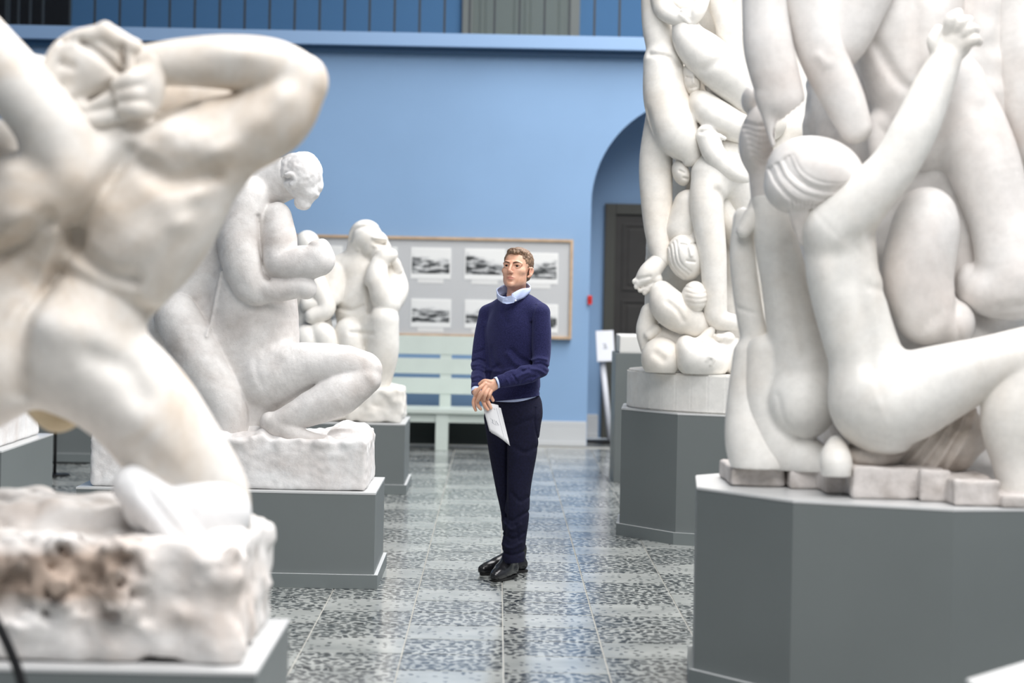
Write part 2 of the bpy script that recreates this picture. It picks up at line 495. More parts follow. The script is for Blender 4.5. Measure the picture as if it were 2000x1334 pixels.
def tile_mesh(name, mat):
    bm = bmesh.new(); g, gy = 0.003, 0.007
    add_box(bm, (g, gy, -0.012), (TS - g, TS - gy, 0.0), 0.002)
    me = bpy.data.meshes.new(name); bm.to_mesh(me); bm.free(); me.materials.append(mat); return me
tmesh = (tile_mesh('floor_tile', tile_dark), tile_mesh('floor_tile', tile_light))
grout_sheet = box_obj('grout_bed', (-3.44, 7.2, -0.012), (1.803, 23.9, -0.006), grout, floor, bevel=0)
cells = []
for cx in range(-8, 4):
    for ry in range(-10, 29):
        x0, y0 = TX + cx * TS, TY + ry * TS
        if y0 < 7.3 or y0 + TS > 23.88: continue
        ca, cb = (x0 + TS / 2) / (y0 + TS / 2) * F_PX + VPX, 1.61 / (y0 + TS / 2) * F_PX + VPY
        seen = (560 - 60 < ca < 1345 + 60) and cb < 1380
        if seen and not (cx <= -3 and 12.3 < y0 < 13.3): cells.append((cb, cx, ry))
cells.sort(reverse=True)
for cb, cx, ry in cells[:300]:
    light = (ry - (cx % 3)) % 3 == 0
    t = bpy.data.objects.new('floor_tile', tmesh[1 if light else 0]); COL.objects.link(t)
    t.parent = floor; t.location = (TX + cx * TS, TY + ry * TS, 0)
rest = [(cx, ry) for cx in range(-8, 4) for ry in range(-10, 29) if 7.2 < TY + ry * TS < 23.4 and (cx, ry) not in {(c[1], c[2]) for c in cells[:300]}]
for light, nm in ((0, tile_dark), (1, tile_light)):
    bm = bmesh.new()
    for cx, ry in rest:
        if ((ry - (cx % 3)) % 3 == 0) == bool(light):
            x0, y0 = TX + cx * TS, TY + ry * TS
            add_box(bm, (x0 + .004, y0 + .004, -.012), (x0 + TS - .004, y0 + TS - .004, 0))
    o = bm_put('floor_tile_field', bm, nm, floor); o['kind'] = 'stuff'

# back wall with the arched opening of the door recess
AX0, AR, AZ = 0.905, 1.073, 2.40        # arch: left jamb, radius, springing height
AXC = AX0 + AR; ZL = 3.90
def wall_with_arch():
    bm = bmesh.new(); y0, y1 = YW, YW + 0.35
    n = 40; arc = [(AXC - AR * math.cos(math.pi * i / n), AZ + AR * math.sin(math.pi * i / n)) for i in range(n + 1)]
    def quad(a, b, c, d, y): bm.faces.new([bm.verts.new((p[0], y, p[1])) for p in (a, b, c, d)])
    for y in (y0, y1):
        quad((LX, 0), (AX0, 0), (AX0, ZL), (LX, ZL), y); quad((AX0 + 2 * AR, 0), (RX, 0), (RX, ZL), (AX0 + 2 * AR, ZL), y)
        for (xa, za), (xb, zb) in zip(arc, arc[1:]): quad((xa, za), (xb, zb), (xb, ZL), (xa, ZL), y)
    path = [(AX0, 0)] + arc + [(AX0 + 2 * AR, 0)]
    for (xa, za), (xb, zb) in zip(path, path[1:]):
        bm.faces.new([bm.verts.new(p) for p in ((xa, y0, za), (xb, y0, zb), (xb, y1, zb), (xa, y1, za))])
    bmesh.ops.remove_doubles(bm, verts=bm.verts, dist=1e-5); bmesh.ops.recalc_face_normals(bm, faces=bm.faces)
    return bm
struct(bm_put('wall_back', wall_with_arch(), blue))
YD = 25.25                      # back of the recess with the door in it
def recess():
    bm = bmesh.new()
    for lo, hi in (((AX0 - 0.6, YD, 0), (AX0 + 2 * AR + .4, YD + .1, 3.85)), ((AX0 - .7, YW + .35, 0), (AX0 - 0.6, YD, 3.85)),
                   ((AX0 + 2 * AR + .4, YW + .35, 0), (AX0 + 2 * AR + .5, YD, 3.85)), ((AX0 - .7, YW + .35, 3.75), (AX0 + 2 * AR + .5, YD + .1, 3.85))):
        add_box(bm, lo, hi)
    return bm
struct(bm_put('wall_recess', recess(), blue))
struct(box_obj('wall_left', (LX - .2, Y0, 0), (LX, YW + 3, ZC), pale, bevel=0))
struct(box_obj('wall_right', (RX, Y0, 0), (RX + .2, YW + 3, ZC), pale, bevel=0))
struct(box_obj('wall_front', (LX, Y0 - .2, 0), (RX, Y0, ZC), pale, bevel=0))
# ceiling with two glazed openings
bm = bmesh.new()
op = [(0.4, 8.5, 5.8, 22.5), (-1.7, -1.0, 4.9, 7.0)]
for lo, hi in (((LX, Y0, ZC), (-1.7, YW + 3, ZC + .2)), ((5.8, Y0, ZC), (RX, YW + 3, ZC + .2)), ((-1.7, Y0, ZC), (5.8, -1, ZC + .2)), ((4.9, -1, ZC), (5.8, 7.0, ZC + .2)),
               ((-1.7, 7.0, ZC), (5.8, 8.5, ZC + .2)), ((-1.7, 8.5, ZC), (0.4, 22.5, ZC + .2)), ((-1.7, 22.5, ZC), (5.8, YW + 3, ZC + .2))):
    add_box(bm, lo, hi)
struct(bm_put('ceiling', bm, white_paint))
for i, (xa, ya, xb, yb) in enumerate(op):
    bm = bmesh.new()
    for k in range(1, 5): add_box(bm, (xa, ya + (yb - ya) * k / 5 - .03, ZC + .05), (xb, ya + (yb - ya) * k / 5 + .03, ZC + .12))
    struct(bm_put('window_%d' % (i + 1), bm, white_paint))

# gallery above: floor edge, balusters, wall, doors
YG = 26.6
ledge_lo, ledge_hi = P(1000, 94, 23.7)[2], P(1000, 68, 23.7)[2]
struct(box_obj('trim_1', (LX, 23.68, ledge_lo), (RX, YG, ledge_hi), simple('blue_ledge_paint', (0.28, 0.43, 0.66, 1), rough=0.5), bevel=0.008))
struct(box_obj('ledge_shadow_strip', (LX, 23.80, ledge_lo - .06), (RX, YW + .35, ledge_lo), simple('painted_ledge_shadow', (0.02, 0.08, 0.17, 1), rough=0.5), bevel=0.004))  # dark navy strip painted in for the shadow line below the ledge
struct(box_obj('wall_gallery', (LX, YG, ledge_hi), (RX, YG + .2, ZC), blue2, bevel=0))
gd = simple('grey_green_gallery_door', lin(112, 122, 116), rough=0.5); gdf = simple('grey_gallery_door_frame', lin(128, 132, 126), rough=0.5)
def door(name, xa, xb, z0, z1, y, m_door, m_frame, fw, panels):
    d = bpy.data.objects.new(name, None); COL.objects.link(d); d.location = ((xa + xb) / 2, y, z0); d['kind'] = 'structure'
    bm = bmesh.new()
    add_box(bm, (xa, y - .07, z0), (xa + fw, y, z1), .006); add_box(bm, (xb - fw, y - .07, z0), (xb, y, z1), .006); add_box(bm, (xa + fw, y - .07, z1 - fw), (xb - fw, y, z1), .006)
    bm_put('door_frame', bm, m_frame, d)
    box_obj('door_leaf', (xa + fw, y - .03, z0), (xb - fw, y, z1 - fw), m_door, d, .003)
    w = xb - xa - 2 * fw
    for (a, b, c, e) in panels:
        xl, xr = xa + fw + w * a, xa + fw + w * b; zl, zr = z0 + (z1 - fw - z0) * c, z0 + (z1 - fw - z0) * e
        bm = bmesh.new()
        for lo, hi in (((xl, zl), (xr, zl + .03)), ((xl, zr - .03), (xr, zr)), ((xl, zl + .03), (xl + .03, zr - .03)), ((xr - .03, zl + .03), (xr, zr - .03))):
            add_box(bm, (lo[0], y - .045, lo[1]), (hi[0], y - .03, hi[1]), .004)
        add_box(bm, (xl + .06, y - .04, zl + .06), (xr - .06, y - .03, zr - .06), .006)
        bm_put('door_panel', bm, m_door, d)
    return d
xa, xb = P(903, 40, YG)[0], P(1132, 40, YG)[0]
door('door_2', xa, xb, ledge_hi, ledge_hi + 2.3, YG, gd, gdf, 0.11, [(.08, .46, .07, .40), (.54, .92, .07, .40), (.08, .46, .45, .95), (.54, .92, .45, .95)])
xa, xb = P(-60, 20, YG)[0], P(140, 20, YG)[0]
struct(box_obj('dark_doorway', (xa, YG - .02, ledge_hi), (xb, YG - .002, ledge_hi + 2.3), simple('painted_doorway_dark', (.006, .008, .012, 1), rough=.8), bevel=0))  # near-black slab on the wall; the doorway's darkness is painted on
rail = thing('gallery_railing', 'dark baluster railing along the blue gallery edge above the wall', 'railing', (0, 23.82, ledge_hi))
iron = simple('dark_baluster_iron', (0.028, 0.036, 0.042, 1), rough=0.5)
bm = bmesh.new(); add_box(bm, (-.011, -.011, 0), (.011, .011, .98), .002)
bmesh_me = bpy.data.meshes.new('baluster'); bm.to_mesh(bmesh_me); bm.free(); bmesh_me.materials.append(iron)
x = P(185, 40, 23.82)[0]; sp = 48.8 * 23.82 / F_PX
xs = [x + sp * i for i in range(0, 36)] + [P(p, 40, 23.82)[0] for p in (12, 17, 36, 59, 84, 137)]
for xx in xs:
    b_ = bpy.data.objects.new('baluster', bmesh_me); COL.objects.link(b_); b_.parent = rail; b_.location = (xx, 0, 0)
box_obj('handrail', (LX, 23.79, ledge_hi + .98), (RX, 23.85, ledge_hi + 1.03), iron, rail, .006)

# side gallery out of view, set there to shade the left of the hall
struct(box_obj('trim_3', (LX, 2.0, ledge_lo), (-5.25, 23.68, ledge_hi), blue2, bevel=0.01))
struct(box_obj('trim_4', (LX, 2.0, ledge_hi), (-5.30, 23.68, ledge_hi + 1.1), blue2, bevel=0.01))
# skirting, in two steps
def skirting(name, x0, x1, y):
    bm = bmesh.new(); add_box(bm, (x0, y - .035, 0), (x1, y, .19), .006); add_box(bm, (x0, y - .05, 0), (x1, y - .035, .05), .006)
    add_box(bm, (x0, y - .025, .19), (x1, y, .245), .01)
    return struct(bm_put(name, bm, skirt))
skirting('baseboard_left', LX, AX0 - .005, YW); skirting('baseboard_right', AX0 + 2 * AR, RX, YW); skirting('baseboard_back', AX0 - .6, 1.07, YD)
xa = P(1178, 600, YD)[0]
door('door_1', xa, xa + 1.5, 0, P(1200, 398, YD)[2], YD, dark_door, dark_frame, 0.11,
     [(.06, .47, .04, .30), (.53, .94, .04, .30), (.06, .47, .34, .62), (.53, .94, .34, .62), (.06, .47, .66, .96), (.53, .94, .66, .96)])

# small red alarm on the jamb
p = P(1152, 586, YW - .01)
al = thing('fire_alarm', 'small red alarm box on blue wall beside the arched recess', 'alarm', p)
red = simple('red_plastic', (0.62, 0.02, 0.012, 1), rough=0.35)
box_obj('alarm_body', p + (-.022, -.02, -.045), p + (.022, .0095, .045), red, al, .006)
box_obj('alarm_button', p + (-.010, -.026, -.012), p + (.010, -.02, .012), simple('dark_red_button', (.30, .01, .01, 1), rough=.4), al, .003)

# ------------------------------------------------------------------ bench under the picture board
mint = simple('mint_bench_paint', lin(204, 214, 207), rough=0.45, noise=0.05, nscale=4)
YB = 23.45
def zb(py, d=YB): return P(800, py, d)[2]
bxl, bxr = P(560, 700, YB)[0], P(1015, 700, YB)[0]
bench = thing('bench', 'pale mint painted wooden bench with slatted back against blue wall', 'bench', ((bxl + bxr) / 2, YB, 0))
for a, b in ((655, 691), (699, 729), (737, 768)):
    box_obj('back_slat', (bxl, YB - .02, zb(b)), (bxr, YB + .01, zb(a)), mint, bench, .005)
for p0, p1 in ((562, 582), (706, 727), (860, 882), (996, 1014)):
    box_obj('back_post', (P(p0, 700, YB)[0], YB - .015, .30), (P(p1, 700, YB)[0], YB + .03, zb(655)), mint, bench, .005)
sz = P(800, 797, 22.95)[2]
box_obj('seat', (bxl - .02, 22.90, sz - .045), (bxr + .02, YB + .01, sz), mint, bench, .008)
box_obj('seat_rail', (bxl, 22.94, sz - .13), (bxr, 22.97, sz - .045), mint, bench, .004)
for p0, p1 in ((562, 584), (706, 728), (853, 877), (992, 1014)):
    for y in (22.92, YB - .03):
        box_obj('leg', (P(p0, 850, YB)[0], y, 0), (P(p1, 850, YB)[0], y + .06, sz - .045), mint, bench, .004)
box_obj('underseat_panel', (bxl + .06, YB + .06, 0.02), (bxr - .06, YB + .08, sz - .13), simple('dark_underseat_panel', lin(60, 68, 68), rough=.6), bench, .003)  # plain dark grey panel added below the seat

# ------------------------------------------------------------------ picture board
YP = YW - 0.045
wood = simple('pale_oak_frame', lin(205, 176, 145), rough=0.5, noise=0.2, nscale=12)
mount = simple('grey_mount_board', lin(196, 197, 198), rough=0.8)
pbl, pbr = P(470, 560, YP)[0], P(1118, 560, YP)[0]
pbt, pbb = P(870, 463, YP)[2], P(870, 658, YP)[2]
board = thing('picture_board', 'long grey picture board with thin oak frame on blue wall', 'picture board', ((pbl + pbr) / 2, YP, pbb))
box_obj('mount', (pbl + .01, YP - .005, pbb + .01), (pbr - .01, YP + .03, pbt - .01), mount, board, .001)
t = .028
for lo, hi in (((pbl, pbt - t), (pbr, pbt)), ((pbl, pbb), (pbr, pbb + t)), ((pbl, pbb + t), (pbl + t, pbt - t)), ((pbr - t, pbb + t), (pbr, pbt - t))):
    box_obj('frame_rail', (lo[0], YP - .03, lo[1]), (hi[0], YP + .04, hi[1]), wood, board, .004)
def photo_mat(i, w, h, x0, z0):
    """monochrome landscape print: pale sky, dark hill, grey foreground with dark clumps"""
    m, nt, b = new_mat('landscape_print'); L = nt.links
    g = N(nt, 'NewGeometry'); mp = N(nt, 'Mapping'); mp.inputs['Location'].default_value = (-x0 / w, 0, -z0 / h); mp.inputs['Scale'].default_value = (1 / w, 0, 1 / h)
    L.new(g.outputs['Position'], mp.inputs['Vector'])
    sx = N(nt, 'SeparateXYZ'); L.new(mp.outputs['Vector'], sx.inputs['Vector'])
    mp2 = N(nt, 'Mapping'); mp2.inputs['Location'].default_value = (i * 3.7, i * 1.3, i * 2.1); mp2.inputs['Scale'].default_value = (1.6, 1, 3.6); L.new(mp.outputs['Vector'], mp2.inputs['Vector'])
    nz = N(nt, 'TexNoise', Scale=2.0, Detail=5.0, Roughness=.62); L.new(mp2.outputs['Vector'], nz.inputs['Vector'])
    # darkest around the horizon (two thirds up), leaning to one side
    lean = N(nt, 'Math', operation='MULTIPLY'); lean.inputs[1].default_value = (0.35, -0.4, 0.2, 0.45, -0.3, -0.25, 0.3, 0.1, -0.2, 0.3)[i % 10]
    L.new(sx.outputs['X'], lean.inputs[0])
    hz = N(nt, 'Math', operation='ADD'); L.new(sx.outputs['Z'], hz.inputs[0]); L.new(lean.outputs[0], hz.inputs[1])
    off = N(nt, 'Math', operation='SUBTRACT'); off.inputs[1].default_value = 0.52 + 0.5 * lean.inputs[1].default_value; L.new(hz.outputs[0], off.inputs[0])
    ab = N(nt, 'Math', operation='MULTIPLY', use_clamp=True); ab.inputs[1].default_value = 1.6; L.new(off.outputs[0], ab.inputs[0])
    ad = N(nt, 'Math', operation='ADD'); L.new(ab.outputs[0], ad.inputs[0]); L.new(nz.outputs['Fac'], ad.inputs[1])
    r = ramp(nt, [(0.42, lin(40, 43, 45)), (0.50, lin(120, 122, 123)), (0.58, lin(204, 205, 205)), (0.75, lin(236, 236, 234))]); L.new(ad.outputs[0], r.inputs['Fac'])
    L.new(r.outputs['Color'], b.inputs['Base Color']); b.inputs['Roughness'].default_value = 0.35
    return m
print_white = simple('print_border_white', lin(238, 238, 236), rough=0.5)
cap_white = simple('caption_card', lin(226, 226, 224), rough=0.7)
i = 0
for row, (ya, yb_) in enumerate(((483, 545), (583, 640))):
    for colm, (pa, pb) in enumerate(((593, 668), (698, 775), (803, 880), (908, 986), (1013, 1089))):
        dy = (pa - 803) * 0.02 + (6 if colm == 4 else 0)
        a, b_ = P(pa, ya + dy, YP - .005), P(pb, yb_ + dy, YP - .005)
        x0, x1, z1, z0 = a[0], b_[0], a[2], b_[2]
        box_obj('print_border', (x0, YP - .009, z0), (x1, YP - .005, z1), print_white, board, 0)
        box_obj('landscape_print', (x0 + .012, YP - .011, z0 + .05), (x1 - .012, YP - .009, z1 - .012), photo_mat(i, x1 - x0 - .024, z1 - z0 - .062, x0 + .012, z0 + .05), board, 0)
        box_obj('caption_card', (x0 + .07, YP - .008, z0 - .045), (x1 - .07, YP - .005, z0 - .004), cap_white, board, 0)
        i += 1

# ------------------------------------------------------------------ plinths
grey = simple('grey_plinth_paint', lin(112, 118, 118), rough=0.42, spec=0.5, noise=0.05, nscale=2, bump=0.03, bscale=200)
top_lit = simple('plinth_top_lit', lin(204, 205, 205), rough=0.3)  # plinth grey made paler on top, overhead light worked into the colour
rim = simple('plinth_skirting_paint', lin(118, 125, 125), rough=0.4)
rim_highlight = simple('plinth_skirting_highlight', lin(214, 216, 216), rough=0.35)  # catch-light along the skirting's top edge, put into the paint
def highlight_top(o, z):
    o.data.materials.append(rim_highlight)
    for p in o.data.polygons:
        if p.normal.z > .6 and p.center.z > z: p.material_index = 1
def plinth_box(label, x0, x1, y0, y1, h, trim=0.075):
    t = thing('plinth', label, 'plinth', ((x0 + x1) / 2, (y0 + y1) / 2, 0), 'grey plinths')
    box_obj('plinth_body', (x0, y0, 0), (x1, y1, h - .012), grey, t, .003)
    box_obj('top_board', (x0 - .002, y0 - .002, h - .012), (x1 + .002, y1 + .002, h), top_lit, t, .003)
    e = .020; bm = bmesh.new()
    add_box(bm, (x0 - e, y0 - e, 0), (x1 + e, y0, trim), .003); add_box(bm, (x0 - e, y1, 0), (x1 + e, y1 + e, trim), .003)
    add_box(bm, (x0 - e, y0, 0), (x0, y1, trim), .003); add_box(bm, (x1, y0, 0), (x1 + e, y1, trim), .003)
    highlight_top(bm_put('skirting', bm, rim, t), .06)
    return t
def plinth_poly(label, c, R, a0, n, h, trim=0.075):
    t = thing('plinth', label, 'plinth', (c[0], c[1], 0), 'grey plinths')
    poly = lambda r: [(c[0] + r * math.cos(a0 + 2 * math.pi * i / n), c[1] + r * math.sin(a0 + 2 * math.pi * i / n)) for i in range(n)]
    pts = poly(R); e = poly(R + .022)
    box = bmesh.new(); prism(box, pts, 0, h - .012); bm_put('plinth_body', box, grey, t)
    bm = bmesh.new(); prism(bm, poly(R + .002), h - .012, h, .003); bm_put('top_board', bm, top_lit, t)
    bm = bmesh.new()
    for i in range(n):
        j = (i + 1) % n
        v = [bm.verts.new((p[0], p[1], z)) for z in (0, trim) for p in (pts[i], pts[j], e[j], e[i])]
        for f in ((3, 2, 1, 0), (4, 5, 6, 7), (0, 1, 5, 4), (2, 3, 7, 6)): bm.faces.new([v[q] for q in f])
    bmesh.ops.recalc_face_normals(bm, faces=bm.faces)
    highlight_top(bm_put('skirting', bm, rim, t), .06)
    return t
# decagons: edge directions measured on the nearer one
R10 = 0.987
v2, v3 = np.array((1.136, 9.17)), np.array((1.700, 8.94))
mid = (v2 + v3) / 2; dirv = (v3 - v2) / np.linalg.norm(v3 - v2); nrm = np.array((-dirv[1], dirv[0]))
CN = mid + nrm * R10 * math.cos(math.pi / 10)
A10 = math.atan2(v2[1] - CN[1], v2[0] - CN[0])
CF = CN + np.array((-0.005, 5.84))
H_N = 0.803
plinth_poly('tall ten-sided grey plinth under the large figure group at right front', CN, R10, A10, 10, H_N)
plinth_poly('tall ten-sided grey plinth under the column of stacked figures', CF, R10, A10, 10, 0.815)
plinth_poly('low pale-topped plinth corner at the bottom right edge', (2.31, 6.64), R10, A10 + .1, 10, 0.5)
plinth_box('low grey plinth under the arching figure at left front', -1.75, -0.658, 6.79, 7.86, 0.50)
plinth_box('low wide grey plinth under the crouching figure', -2.17, -0.615, 12.56, 13.57, 0.50)
plinth_box('narrow grey plinth under the seated couple', -1.75, -0.675, 18.1, 19.1, 0.53)
plinth_box('grey plinth under a plain white block at far left', -4.4, -3.08, 15.1, 16.85, 0.49)
plinth_box('distant dark grey plinth seen under the arching thigh', -4.2, -2.3, 20.6, 21.6, 0.50)

# slim pedestal with a white cap, half hidden by the column
p = P(1203, 690, 19.6)
t = thing('pedestal', 'slim tall grey pedestal with white cap block behind the column', 'pedestal', (p[0] + .35, 19.95, 0))
box_obj('pedestal_body', (p[0], 19.6, 0), (p[0] + .7, 20.3, p[2]), grey, t, .004)
box_obj('cap_block', (p[0] + .03, 19.63, p[2]), (p[0] + .67, 20.27, P(1210, 655, 19.6)[2]), simple('white_cap', (.8, .79, .76, 1), rough=.6), t, .015)

# leaning sign on a stand in the recess
S = thing('sign_stand', 'white information sign on leaning stand beside the dark door', 'sign', P(1175, 862, 24.5) * (1, 1, 0))
b0, b1 = P(1192, 856, 24.5), P(1176, 700, 24.5); b0[2] = .02
signw = simple('white_sign', lin(228, 230, 236), rough=0.4)
bm = bmesh.new(); tube(bm, [b0, b1], 0.03, 14); bm_put('pole', bm, signw, S, smooth=True)
c = P(1174, 862, 24.5); bm = bmesh.new()
prism(bm, [(c[0] + .17 * math.cos(a * math.pi / 16), 24.5 + .14 * math.sin(a * math.pi / 16)) for a in range(32)], 0, .025, .004); bm_put('foot', bm, black, S)
q = P(1182, 676, 24.46); M = Matrix.Translation(Vector(q)) @ Matrix.Rotation(-.06, 4, 'Y') @ Matrix.Rotation(-.25, 4, 'X')
panel = box_obj('panel', (-.09, -.012, -.16), (.09, .012, .16), signw, S, .008, M=M)
bm = bmesh.new()
for k in range(3):
    add_box(bm, (-.02 + .008 * (k % 2), -.0135, -.03 + .02 * k), (.02 - .006 * k, -.0118, -.018 + .02 * k), 0, M)
bm_put('printed_mark', bm, simple('grey_print', lin(130, 134, 142), rough=.5), panel)
# barrier post far left and bent black tube near the left front plinth
p = P(107, 926, 19.2)
t = thing('barrier_post', 'thin black barrier post between the distant plinths', 'post', (p[0], 19.2, 0))
bm = bmesh.new(); tube(bm, [(p[0], 19.2, .015), (p[0], 19.2, .95)], .013, 10); bm_put('post', bm, black, t, smooth=True)
bm = bmesh.new(); prism(bm, [(p[0] + .12 * math.cos(a * math.pi / 12), 19.2 + .12 * math.sin(a * math.pi / 12)) for a in range(24)], 0, .015, .003); bm_put('foot', bm, black, t)
bm = bmesh.new(); add_box(bm, (p[0] - .02, 19.18, .95), (p[0] + .02, 19.22, .985), .006); bm_put('cap', bm, black, t)
t = thing('barrier_stand', 'bent black metal tube at the bottom left edge before the rock', 'stand', (-1.2, 6.35, 0))
cv = catmull([P(-70, 1120, 6.4), P(-18, 1195, 6.4), P(12, 1252, 6.4), P(36, 1312, 6.4), P(50, 1370, 6.4), tuple(P(58, 1450, 6.4)), (P(62, 1450, 6.4)[0], 6.4, .02)], 6)
bm = bmesh.new(); tube(bm, cv, .014, 12); bm_put('tube', bm, black, t, smooth=True)
f0 = P(62, 1450, 6.4)[0]
bm = bmesh.new(); prism(bm, [(f0 + .10 * math.cos(a * math.pi / 12), 6.4 + .10 * math.sin(a * math.pi / 12)) for a in range(24)], 0, .02, .004); bm_put('foot', bm, black, t)
# ------------------------------------------------------------------ sculptures
pl_cream = plaster('plaster_cream', lin(234, 230, 224), lin(198, 176, 150), 1.0, 1.7, 0.0, 0.10, 30, 0.5)
def rock_material():
    """white plaster over a band of bare brown stone on the rough part of the front"""
    m = plaster('plaster_rock', lin(234, 231, 228), lin(206, 190, 178), 0.8, 3.0, 0.10, 0.6, 20, 0.8)
    nt = m.node_tree; L = nt.links; b = nt.nodes['Principled BSDF']
    old = b.inputs['Base Color'].links[0].from_socket
    g = N(nt, 'NewGeometry'); sx = N(nt, 'SeparateXYZ'); L.new(g.outputs['Position'], sx.inputs['Vector'])
    nz = N(nt, 'TexNoise', Scale=7.0, Detail=5.0); L.new(g.outputs['Position'], nz.inputs['Vector'])
    def band(sock, a, b_, w):
        m1 = N(nt, 'MapRange'); m1.inputs['From Min'].default_value = a - w; m1.inputs['From Max'].default_value = a + w; L.new(sock, m1.inputs['Value'])
        m2 = N(nt, 'MapRange'); m2.inputs['From Min'].default_value = b_ + w; m2.inputs['From Max'].default_value = b_ - w; L.new(sock, m2.inputs['Value'])
        q = N(nt, 'Math', operation='MULTIPLY'); L.new(m1.outputs[0], q.inputs[0]); L.new(m2.outputs[0], q.inputs[1]); return q.outputs[0]
    q = N(nt, 'Math', operation='MULTIPLY'); L.new(band(sx.outputs['X'], -3.0, -0.99, .08), q.inputs[0]); L.new(band(sx.outputs['Z'], .66, .835, .035), q.inputs[1])
    ad = N(nt, 'Math', operation='MULTIPLY_ADD'); L.new(nz.outputs['Fac'], ad.inputs[0]); ad.inputs[1].default_value = 1.3; ad.inputs[2].default_value = -0.62
    a2 = N(nt, 'Math', operation='ADD', use_clamp=True); L.new(q.outputs[0], a2.inputs[0]); L.new(ad.outputs[0], a2.inputs[1])
    mq = N(nt, 'Math', operation='MULTIPLY', use_clamp=True); L.new(q.outputs[0], mq.inputs[0]); L.new(a2.outputs[0], mq.inputs[1])
    r2 = ramp(nt, [(.3, lin(134, 118, 106)), (.7, lin(184, 166, 152))]); L.new(nz.outputs['Fac'], r2.inputs['Fac'])
    mx = N(nt, 'Mix', data_type='RGBA'); L.new(mq.outputs[0], mx.inputs['Factor']); L.new(old, mx.inputs['A']); L.new(r2.outputs['Color'], mx.inputs['B'])
    L.new(mx.outputs['Result'], b.inputs['Base Color'])
    return m
pl_rock = rock_material()
pl_grey = plaster('plaster_grey', lin(231, 228, 225), lin(178, 166, 158), 0.75, 2.6, 0.35, 0.25, 45, 0.6)
pl_slab = plaster('plaster_slab', lin(238, 237, 236), lin(206, 196, 190), 0.7, 3.0, 0.30, 0.30, 30, 0.75)
pl_ivory = plaster('plaster_ivory', lin(241, 238, 232), lin(228, 217, 202), 0.6, 2.0, 0.0, 0.08, 30, 0.5)
pl_white = plaster('plaster_white', lin(238, 236, 231), lin(222, 212, 200), 0.6, 2.0, 0.0, 0.06, 30, 0.45)
pl_warm = plaster('plaster_warm', lin(232, 229, 226), lin(214, 202, 194), 0.6, 2.4, 0.0, 0.06, 30, 0.45)

